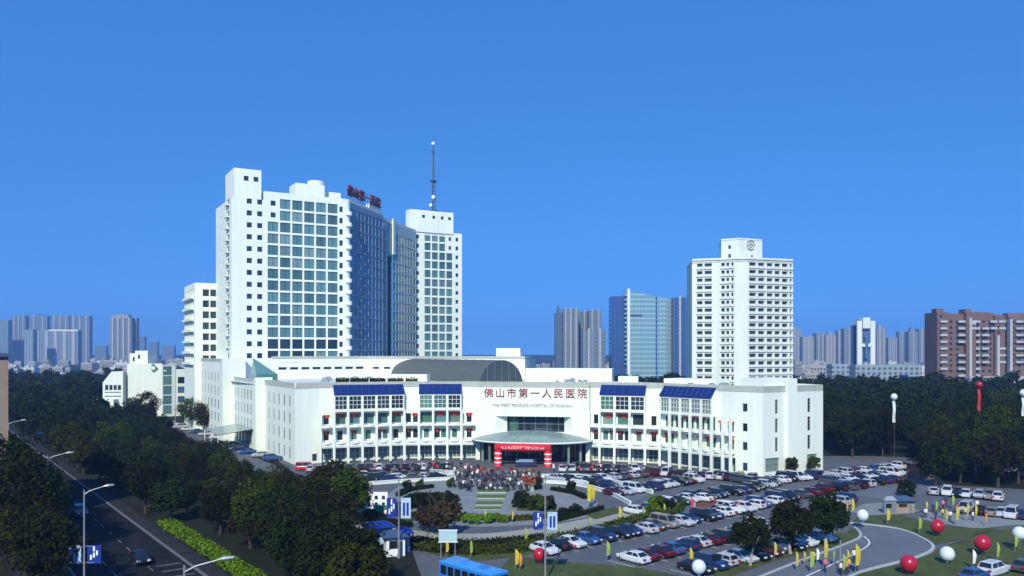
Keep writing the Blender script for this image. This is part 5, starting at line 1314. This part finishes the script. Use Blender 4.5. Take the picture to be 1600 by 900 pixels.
def person(x, y, c, where, z=.03, face=None, label=None, group=None):
    o = link('person', rnd.choice(PM), None, (x, y, z), rnd.uniform(-.5, .5) if face is None else face, color=PC[c])
    s = rnd.uniform(.94, 1.06); o.scale = (s, s, s)
    tag(o, label or f'person in a {c} top standing {where}', 'person', group or f'people in {c} tops {where}')
rr = random.Random(5)
for k in range(150):
    py = rr.uniform(744, 769); px = rr.uniform(712 + (py - 744) * .2, 848 - (py - 744) * .9)
    p = G(px, py); person(p.x, p.y, rr.choice(['black'] * 7 + ['dark blue'] * 4 + ['grey'] * 3 + ['white'] * 2), 'in the crowd before the red arch')
for k in range(60):
    py = rr.uniform(731, 742); px = rr.choice([rr.uniform(560, 770), rr.uniform(640, 760), rr.uniform(860, 940)])
    p = G(px, py); person(p.x, p.y, rr.choice(['black'] * 4 + ['dark blue', 'grey', 'white', 'white', 'red', 'pink']), 'on the forecourt near the arcade')
for px, py, c, l in ((1478, 790, 'dark blue', 'person in dark blue standing by the flags on the right lawn'), (660, 760, 'dark blue', 'person in dark blue alone on the left of the plaza'), (603, 812, 'white', 'person in white by the blue kiosk'), (1505, 806, 'yellow', 'person in yellow beside the path on the right'), (1383, 803, 'dark blue', 'person in dark blue before the pale sign on the right'), (1496, 803, 'red', 'person in red beside the path on the right')):
    p = G(px, py); person(p.x, p.y, c, '', label=l, group='people standing about the grounds')

for k in range(16):
    px, py = (rr.uniform(1255, 1350), rr.uniform(880, 900)) if k < 8 else (rr.uniform(1440, 1530), rr.uniform(795, 815)); p = G(px, py)
    person(p.x, p.y, rr.choice(['white', 'yellow', 'grey', 'dark blue', 'pink', 'white']), 'among the flags by the turning lane' if k < 8 else 'beside the pale path on the right')
# red inflatable arch, flower stands, stage board
ac = G(817, 729); arch = empty('inflatable_arch', ac, 'red inflatable arch with white lettering before the entrance', 'arch')
aw = 5.7
def apart(name, mb, m, sm=True): return mb.build(name, m, arch, smooth=sm)
for s in (-1, 1):
    mb = MB(); x = ac.x + s * aw; yy = ac.y - s * .9
    mb.tube([(x, yy, 0), (x, yy, .9), (x, yy, 1.0), (x, yy, 1.9), (x, yy, 2.0), (x, yy, 3.0), (x, yy, 3.1), (x, yy, 4.7)], [.8, .86, .78, .86, .78, .86, .78, .8], 14); apart('leg', mb, M_red)
    for z in (.95, 1.95, 3.05): mb = MB(); mb.tube([(x, yy, z - .16), (x, yy, z + .16)], .88, 14); apart('white_band', mb, M_signwhite)
mb = MB(); mb.tube([(ac.x - aw - .7, ac.y + 1.0, 4.3), (ac.x, ac.y, 4.36), (ac.x + aw + .7, ac.y - 1.0, 4.3)], [.85, .95, .85], 14); top = apart('beam', mb, M_red)
mb = MB(); r3 = random.Random(3)
for k in range(15):
    if k == 7: continue
    x = -4.6 + k * .66; c = Vector((ac.x + x, ac.y - .97 - x * .155, 4.36))
    for q in range(4): u, v = r3.uniform(-.2, .2), r3.uniform(-.25, .25); mb.box(c.x + u - .16, c.x + u + .16, c.y - .02, c.y + .03, c.z + v - .035, c.z + v + .035)
    mb.box(c.x - .035, c.x + .035, c.y - .025, c.y + .02, c.z - .3, c.z + .3)
mb.build('lettering_strokes', M_signwhite, top)
sb = G(822, 733); mb = MB(); mb.box(sb.x - 2.4, sb.x + 2.4, sb.y + 3, sb.y + 3.3, 0.2, 1.9); o = mb.thing('stage_backdrop', mat('navy_board', (.012, .02, .07), .5), (sb.x, sb.y + 3, 0), 'dark blue stage board under the red arch', 'board')
mb = MB(); mb.box(sb.x - 1.6, sb.x + 1.6, sb.y + 2.93, sb.y + 2.985, 1.6, 1.75)
for k in range(8): mb.box(sb.x - 2.2 + k * .5, sb.x - 1.9 + k * .5, sb.y + 2.93, sb.y + 2.985, 1.2, 1.5)
mb.build('white_marks', M_signpale, o)
fb_ = MB(); fb_.tube([(0, 0, 0), (0, 0, .7)], [.3, .16], 8, 0); fb_.tube([(0, 0, .65), (0, 0, .95)], [.2, .5], 8, 0); crown_mesh(60, .8, 1.7, .62, 9, 40, .1, M_drape, 1, fb_, 1)
fcols = [('red', (.35, .015, .02)), ('pink', (.4, .08, .15)), ('yellow', (.45, .33, .04)), ('orange', (.35, .09, .02))]
M_flower = mat('flower_petals', (.5, .1, .1), .7, objcol=True); fbm = fb_.mesh('flower_basket', [M_beige, M_flower])
for k in range(18):
    px = 722 + k * 7.0; p = G(px, 741 + 2 * math.sin(k * 2.1)); c = fcols[rr.randrange(4)]
    tag(link('flower_basket', fbm, None, p, rr.random() * 6, (.8, .8, .8), color=c[1]), f'{c[0]} flower basket, {ORD[k]} from the left in the line before the arch', 'flower basket', 'flower baskets in a line before the arch')
for k, (px, py) in enumerate(((826, 766), (832, 768), (836, 763), (820, 763))):
    p = G(px, py); tag(link('flower_basket', fbm, None, p, k, (1.5, 1.5, 1.5), color=fcols[k % 2 * 3][1]), f'large orange-red flower basket at the right rim of the crowd, {ORD[k]} of the cluster', 'flower basket', 'large flower baskets right of the crowd')

# ------------------------------------------------------------------ white ramp walls
def ramp(pts, label, h=.6, w=.25):
    pp = smooth(GP(pts), 5); c = pp[len(pp) // 2]; o = empty('ramp_wall', (c.x, c.y, 0), label, 'wall')
    ribbon(pp, w, 0, h).build('wall', M_offwhite, o); ribbon(pp, w + .2, h + .002, h + .12).build('coping', M_white2, o)
ramp([(505, 744), (560, 748), (630, 748), (708, 741)], 'rear white curved ramp wall left of the crowd')
ramp([(535, 762), (590, 757), (650, 753), (712, 750)], 'front white curved ramp wall left of the crowd')
ramp([(846, 746), (905, 746), (960, 755), (1020, 772)], 'rear white curved ramp wall right of the crowd')
ramp([(850, 755), (900, 759), (950, 772), (985, 790)], 'front white curved ramp wall right of the crowd')
for l in ([(505, 745.5), (560, 749), (630, 749), (708, 742.5), (712, 749), (650, 752), (590, 756), (535, 760)], [(846, 747.5), (905, 747.5), (960, 756.5), (1016, 773), (982, 788), (948, 770.5), (900, 757.5), (850, 753.5)]): sheet('ramp_road', GP(l), .05, M_lane)
# white railing fence pickets on the left ramp
fo = G(690, 745); fence = empty('picket_fence', fo, 'white picket railing at the left end of the crowd', 'fence')
mb0 = MB(); mb0.box(-.04, .04, -.04, .04, 0, 1.3); pk = mb0.mesh('picket', M_white2)
for k in range(22): p = G(672 + k * 2.0, 742 + .12 * k); link('picket', pk, fence, p - fo)
a, b = G(671, 742), G(716, 744.7); MB().tube([(a.x, a.y, 1.2), (b.x, b.y, 1.2)], .05, 5).build('rail', M_white2, fence); MB().tube([(a.x, a.y, .3), (b.x, b.y, .3)], .05, 5).build('rail', M_white2, fence)

# ------------------------------------------------------------------ street lamps and their panels
def lamp(x, y, h, arms, label, panels=False, pang=0, rz=0, group='street lamps', base=0):
    o = empty('street_lamp', (x, y, base), label, 'street lamp', group)
    def b(n, mb, m, par=None): return link(n, mb.mesh(n, m), par or o)
    mb = MB(); mb.tube([(0, 0, 0), (0, 0, .5), (0, 0, .52), (0, 0, h)], [.2, .2, .12, .075], 10); b('pole', mb, M_pole)
    for ang, L in arms:
        c, s = math.cos(ang), math.sin(ang); mb = MB(); mb.tube([(0, 0, h - .5), (c * L * .3, s * L * .3, h - .12), (c * L, s * L, h + .28)], [.07, .06, .045], 7); ar = b('arm', mb, M_pole)
        mb = MB(); mb.tube([(c * (L - .1), s * (L - .1), h + .27), (c * (L + .35), s * (L + .35), h + .33), (c * (L + .95), s * (L + .95), h + .36)], [.07, .19, .12], 8); b('lamp_head', mb, M_steel, ar)
    if panels:
        c, s = math.cos(pang), math.sin(pang)
        for sg, m, nm in ((-1, panels[0], 'panel'), (1, panels[1], 'panel')):
            z0, z1, w, off = panels[2], panels[3], panels[4], panels[5]
            q = MB(); q.obox((sg * off * c - w / 2 * c, sg * off * s - w / 2 * s), (sg * off * c + w / 2 * c, sg * off * s + w / 2 * s), .08, z0, z1); pn = b(nm, q, m)
            mk = MB(); mm = M_signwhite if m is M_signblue else M_signblue
            for k in range(3 if m is M_signblue else 2):
                u = sg * off + (k - 1) * w * .22 if m is M_signblue else sg * off + (k - .5) * w * .36
                for zz_ in range((1, 2, 1)[k] if m is M_signblue else 1):
                    h0 = z0 + (z1 - z0) * (.22 + .34 * zz_ + .12 * k) if m is M_signblue else z0 + (z1 - z0) * .15
                    hh = (z1 - z0) * (.26 if m is M_signblue else .62); ww = w * (.07 if m is M_signblue else .11)
                    mk.obox(((u - ww) * c + .06 * s, (u - ww) * s - .06 * c), ((u + ww) * c + .06 * s, (u + ww) * s - .06 * c), .03, h0, h0 + hh)
            b('panel_marking', mk, mm, pn)
            q = MB()
            for z in (z0 + .1, z1 - .1): q.tube([(0, 0, z), (sg * off * c, sg * off * s, z)], .03, 5)
            b('bracket', q, M_pole)
    return o
aR, aL_ = math.atan2(RP.y, RP.x), math.atan2(-RP.y, -RP.x)
lamp(-47, 90, 11, [(aR - .25, 2.0)], 'tall street lamp with white and blue panels at the bottom left', (M_signpale, M_signblue, 2.9, 4.9, 1.5, 1.1), 0)
lamp(-68, 120, 11, [(aR - .3, 2.4), (math.pi - .2, 1.6)], 'twin-armed street lamp on the left pavement behind the panel lamp')
lamp(-110, 179, 11, [(aR - .3, 2.4)], 'far street lamp near the tan building at the left edge')
lamp(-89, 149, 11, [(aR - .3, 2.4)], 'street lamp between the twin-armed lamp and the far one')
lamp(-23.2, 58, 11, [(aR - .4, 2.4)], 'street lamp whose head just shows at the bottom edge left')
p = G(623, 872); lamp(p.x, p.y, Z(738, p.y) , [], 'slim white pole with blue panels left of the plaza', (M_signblue, M_signpale, Z(810, p.y), Z(778, p.y), 1.25, 0.9), 0, group='slim poles with panels')
p = G(852, 912); lamp(p.x, p.y, Z(742, p.y), [], 'slim white pole with blue panels before the plaza centre', (M_signblue, M_signpale, Z(828, p.y), Z(800, p.y), 1.1, .8), 0, group='slim poles with panels')
p = G(1313, 890); lamp(p.x, p.y, 3.6, [], 'short pale post beside the turning lane', group='short posts')
for k, (px, yt, d) in enumerate(((236, 640, 320), (274, 640, 290), (327, 652, 262))):
    lamp(X(px, d), d, max(3, Z(yt, d)), [(0, 1.4)], f'thin lamp among the trees left of the hospital flank, {ORD[k]} from the left', group='lamps among the left trees')

# ------------------------------------------------------------------ balloons
def balloon(px, py, r_px, d, c, label, tie=True, ribbon_to=None):
    x, z = X(px, d), Z(py, d); r = .93 * r_px * d / F; z = max(z, r + .4)
    o = empty('balloon', (x, d, 0), label, 'balloon', 'large balloons on cords')
    colr = {'red': (.42, .012, .035), 'white': (.66, .72, .74)}[c]
    mb = MB(); mb.ball((0, 0, z), r, 20, sz=1.04); link('envelope', mb.mesh('envelope', M_balloon, smooth=True), o, color=colr)
    mb = MB(); mb.tube([(0, 0, z - r * 1.04), (0, 0, z - r * 1.14)], [.12, .2], 8); link('neck', mb.mesh('neck', M_balloon), o, color=colr)
    mb = MB(); mb.tube([(0, 0, .0), (.1, 0, z / 2), (0, 0, z - r)], .02, 4); link('cord', mb.mesh('cord', M_pole), o)
    if ribbon_to:
        zb = max(Z(ribbon_to, d), .3); mb = MB(); w = r * .42; n = 8
        for k in range(n):
            za, zc = zb + (z - r - zb) * k / n, zb + (z - r - zb) * (k + 1) / n; s0, s1 = .15 * math.sin(k), .15 * math.sin(k + 1)
            mb.poly([(-w, s0, za), (w, s0, za), (w, s1, zc), (-w, s1, zc)]); mb.poly([(-w, s0 + .03, za), (-w, s1 + .03, zc), (w, s1 + .03, zc), (w, s0 + .03, za)])
        link('hanging_banner', mb.mesh('hanging_banner', M_flag), o, color=(.62, .68, .66) if c == 'white' else (.45, .02, .03))
balloon(1348, 805, 9.5, 121, 'white', 'white balloon beside the lane, left of the lawn')
balloon(1465, 822, 11, 116, 'red', 'red balloon over the lawn, left of the larger red one')
balloon(1535, 848, 13, 105, 'red', 'large red balloon right of the middle of the right lawn')
balloon(1480, 868, 12, 101, 'white', 'white balloon in the middle of the right lawn')
balloon(1420, 889, 14, 96, 'red', 'red balloon at the bottom edge below the turning lane')
balloon(1593, 833, 11, 108, 'white', 'white balloon at the right edge')
balloon(1092, 897, 12, 95, 'white', 'white balloon at the bottom edge before the dark car')
balloon(843, 882, 11, 101, 'red', 'red balloon beside the slim panel pole at the bottom')
balloon(1397, 620, 5.5, 195, 'white', 'small white balloon with a pale banner high before the park', ribbon_to=660)
balloon(1530, 601, 5.5, 185, 'red', 'small red balloon with a red banner high over the park', ribbon_to=642)
balloon(1599, 614, 6, 180, 'white', 'white balloon with a pale banner cut by the right edge', ribbon_to=650)

# ------------------------------------------------------------------ feather flags
FC = {'yellow': (.52, .43, .02), 'lime': (.28, .38, .03), 'red': (.6, .03, .04), 'orange': (.7, .25, .05), 'white': (.75, .76, .74)}
def flag(px, py, c, where, h=3.2):
    p = G(px, py); o = empty('feather_flag', p, f'{c} upright flag {where}', 'flag', None, rnd.uniform(-.5, .5))
    mb = MB(); mb.tube([(0, 0, 0), (0, 0, h)], .03, 5); link('pole', mb.mesh('pole', M_pole), o)
    mb = MB(); n = 6; w = .15 * h * rnd.uniform(.8, 1.3)
    for k in range(n):
        za, zb = h * (.3 + .7 * k / n), h * (.3 + .7 * (k + 1) / n); wa, wb = w * min(1, .55 + .5 * math.sin(math.pi * (k / n) ** .8)), w * min(1, .55 + .5 * math.sin(math.pi * ((k + 1) / n) ** .8))
        if k == n - 1: wb = w * .25
        ya, yb = .07 * math.sin(k * 1.3), .07 * math.sin(k * 1.3 + 1.3)
        mb.poly([(.02, 0, za), (wa, ya, za), (wb, yb, zb), (.02, 0, zb)]); mb.poly([(.02, .015, za), (.02, .015, zb), (wb, yb + .015, zb), (wa, ya + .015, za)])
    link('banner', mb.mesh('banner', M_flag), o, color=FC[c])
for k, a in enumerate([(918, 795, 'yellow', 'on the plaza rim, tallest of the plaza flags', 4.2), (925, 790, 'yellow', 'just behind the tallest plaza flag', 3.6), (820, 850, 'lime', 'on the hedge, below the slim panel pole', 2.2), (872, 842, 'lime', 'on the hedge right of the slim panel pole', 2.2), (921, 829, 'lime', 'on the hedge, third from the slim panel pole', 2.0), (967, 818, 'yellow', 'on the hedge above the hedge row of cars', 2.6), (1004, 815, 'lime', 'on the hedge near its bright shrubs', 2.4), (1037, 808, 'lime', 'on the hedge end beside the bright shrubs', 2.2), (948, 878, 'lime', 'on the aisle edge between the two car rows', 2.6), (805, 892, 'yellow', 'on the lawn left of the red balloon', 2.6), (812, 893, 'orange', 'on the lawn next to the yellow one', 2.2), (1078, 892, 'yellow', 'before the dark cars at the bottom', 2.8), (1210, 874, 'yellow', 'beside the left round tree', 2.2), (1244, 893, 'yellow', 'leftmost of the group by the lane', 2.4), (1266, 896, 'lime', 'second of the group by the lane', 2.6), (1288, 889, 'yellow', 'tallest of the group by the lane', 3.6), (1317, 900, 'lime', 'between the tall yellow flags by the lane', 2.6), (1337, 898, 'yellow', 'right end of the group by the lane', 3.6), (1331, 806, 'yellow', 'left of the white balloon beside the lane', 2.8), (1322, 808, 'orange', 'left of the yellow flag by the white balloon', 2.6), (1386, 820, 'yellow', 'on the lawn edge right of the white balloon', 2.4), (1436, 834, 'lime', 'on the lawn left of the upper red balloon', 2.4), (1478, 822, 'yellow', 'right of the upper red balloon', 2.6), (1494, 822, 'yellow', 'beside the path, second right of the upper red balloon', 3.0), (1511, 816, 'yellow', 'beside the path, third right of the upper red balloon', 3.0), (1488, 796, 'lime', 'behind the path on the right', 2.4), (1558, 880, 'lime', 'on the right lawn right of the large red balloon', 2.6), (1520, 890, 'white', 'at the bottom of the right lawn', 2.4), (1586, 862, 'lime', 'below the white balloon at the right edge', 2.2), (1256, 884, 'yellow', 'small one behind the leftmost of the lane group', 1.8), (1276, 882, 'white', 'white one within the lane group', 2.0), (1302, 884, 'lime', 'right of the tallest of the lane group', 2.0), (1324, 886, 'yellow', 'small one left of the right end of the lane group', 2.2), (1447, 804, 'yellow', 'left end of the row behind the pale path', 2.2), (1462, 802, 'lime', 'second of the row behind the pale path', 2.0), (1524, 812, 'yellow', 'right end of the row behind the pale path', 2.4), (1540, 822, 'orange', 'orange one at the pale path', 2.0), (735, 872, 'lime', 'on the hedge above the bus', 2.2), (697, 872, 'yellow', 'behind the bus, beside the cyan board', 2.6), (1152, 800, 'red', 'among the cars by the red planting bed', 2.0), (1080, 800, 'red', 'at the hedge end by the red planting bed', 2.4), (800, 818, 'yellow', 'on the bright front beds of the plaza', 2.0), (757, 818, 'yellow', 'on the bright front beds, left one', 2.0)]): flag(*a)

# ------------------------------------------------------------------ boards, kiosks, shelters
p = G(700, 872); bd_ = empty('notice_board', p, 'pale cyan board on two posts above the bus', 'sign')
mb = MB(); mb.box(p.x - 1.15, p.x + 1.15, p.y - .06, p.y + .06, 2.1, 3.5); mb.build('panel', M_cyanboard, bd_)
mb = MB(); mb.box(p.x - 1.22, p.x + 1.22, p.y - .1, p.y + .1, 3.505, 3.6); mb.box(p.x - 1.22, p.x + 1.22, p.y - .1, p.y + .1, 2.0, 2.095); mb.build('frame', M_white2, bd_)
for s in (-.9, .9): MB().tube([(p.x + s, p.y, 0), (p.x + s, p.y, 2.0)], .06, 6).build('post', M_pole, bd_)
def kiosk(px, py, w, dp, h, ang, roofm, bodym, label, over=.5):
    p = G(px, py); o = empty('kiosk', p, label, 'kiosk', None, ang)
    f = lambda n, mb, m: link(n, mb.mesh(n, m), o)
    mb = MB(); mb.box(-w / 2, w / 2, -dp / 2, dp / 2, 0, h); f('body', mb, bodym)
    mb = MB(); a = [(-w / 2 - over, -dp / 2 - over, h), (w / 2 + over, -dp / 2 - over, h), (w / 2 + over, dp / 2 + over, h), (-w / 2 - over, dp / 2 + over, h)]
    b = [(-w / 2 * .5, -.1, h + .7), (w / 2 * .5, -.1, h + .7), (w / 2 * .5, .1, h + .7), (-w / 2 * .5, .1, h + .7)]
    for k in range(4): mb.poly([a[k], a[(k + 1) % 4], b[(k + 1) % 4], b[k]])
    mb.poly(b); mb.poly([(q[0], q[1], h - .08) for q in a[::-1]]); f('roof', mb, roofm)
    mb = MB(); mb.box(-w * .35, w * .1, -dp / 2 - .04, -dp / 2, 1, h - .5); f('window', mb, M_carglass); mb = MB(); mb.box(w * .2, w * .38, -dp / 2 - .04, -dp / 2, .1, h - .6); f('door', mb, M_steel)
kiosk(592, 848, 3.2, 2.4, 2.3, .4, M_signblue, M_signpale, 'small kiosk with a blue roof left of the slim panel pole')
kiosk(616, 866, 2.4, 2.4, 2.5, .3, M_darksteel, M_signwhite, 'white booth with a dark roof at the foot of the slim panel pole')
kiosk(630, 862, 1.6, 1.6, 2.6, .3, M_signblue, M_signblue, 'narrow blue booth right of the white booth')
kiosk(1440, 746, 4.2, 4, 3.0, .2, mat('pavilion_roof', (.10, .08, .09), .8, .1, 1), M_brick, 'small brown brick pavilion at the edge of the park', .7)
kiosk(1410, 800, 3.0, 2.0, 2.0, .0, M_darksteel, M_tan, 'tan booth beside the pale path on the right')
kiosk(1390, 803, 2.0, .5, 2.2, .0, M_steel, M_steel, 'narrow grey booth right of the white balloon', .1)
def shelter(px, py, r, label):
    p = G(px, py); o = empty('parasol_shelter', p, label, 'shelter')
    mb = MB(); mb.tube([(p.x, p.y, 0), (p.x, p.y, 2.7)], .07, 6); mb.build('post', M_white2, o)
    mb = MB(); n = 8; c = (p.x, p.y, 3.2); ring_ = [(p.x + r * math.cos(2 * math.pi * k / n), p.y + r * math.sin(2 * math.pi * k / n), 2.55) for k in range(n)]
    for k in range(n): mb.poly([ring_[k], ring_[(k + 1) % n], c]); mb.poly([ring_[(k + 1) % n], ring_[k], (p.x, p.y, 3.1)])
    mb.build('canopy', M_signwhite, o)
shelter(527, 856, 2.4, 'white parasol shelter in the trees at the left of the plaza'); shelter(500, 845, 2.0, 'smaller white parasol shelter left of the other one')
p = G(607, 806); mb = MB(); mb.box(p.x - 2.1, p.x + 2.1, p.y - .1, p.y + .1, 0, 1.7); w = mb.thing('site_board', mat('green_board', (.08, .3, .18), .6, .1, .5), p, 'low green board below the blue panel left of the plaza', 'board')
for s in (-2.1, 2.1): MB().tube([(p.x + s, p.y, 0), (p.x + s, p.y, 1.9)], .07, 6).build('post', M_pole, w)
p = G(588, 797); mb = MB(); mb.box(p.x - 1.9, p.x + 1.9, p.y - .1, p.y + .1, .2, 3.0); w = mb.thing('white_board', M_signwhite, p, 'white board with small dark squares left of the green board', 'board')
for k in range(6): pane(w, (p.x - 1.2 + (k % 3) * 1.2, p.y - .14, 1.0 + (k // 3) * 1.1), 0, .5, .6, M_glassdark, 'dark_square', .03)
# glass lean-to along the left flank
q = [Vector(W(aL - 1.6, 226)), Vector(W(aL - 1.6, 246))]; o = empty('lean_to_roof', (*q[0], 0), 'pale glass lean-to roof along the left flank of the hospital', 'shelter')
out = -E1 * 9; mb = MB(); A, B = q; C, D = B + out, A + out
mb.poly([(A.x, A.y, 5.6), (B.x, B.y, 5.6), (C.x, C.y, 4.4), (D.x, D.y, 4.4)]); mb.poly([(A.x, A.y, 5.45), (D.x, D.y, 4.25), (C.x, C.y, 4.25), (B.x, B.y, 5.45)]); mb.poly([(C.x, C.y, 4.25), (D.x, D.y, 4.25), (D.x, D.y, 4.4), (C.x, C.y, 4.4)]); mb.build('roof', M_canopy, o)
for p_ in (C, D, (C + D) / 2): MB().tube([(p_.x, p_.y, 0), (p_.x, p_.y, 4.3)], .12, 6).build('post', M_white2, o)

# ------------------------------------------------------------------ air
hz = bpy.data.materials.new('hazy_air'); hz.use_nodes = True
nt = hz.node_tree; nt.nodes.remove(nt.nodes['Principled BSDF'])
pv = nt.nodes.new('ShaderNodeVolumePrincipled'); pv.inputs['Color'].default_value = (.36, .60, 1.0, 1); pv.inputs['Density'].default_value = .00026; pv.inputs['Anisotropy'].default_value = .2
nt.links.new(pv.outputs[0], nt.nodes['Material Output'].inputs['Volume'])
mb = MB(); mb.box(-3000, 3000, -350, 3000, -1.2, 128); o = mb.build('haze', hz); tag(o, kind='stuff')
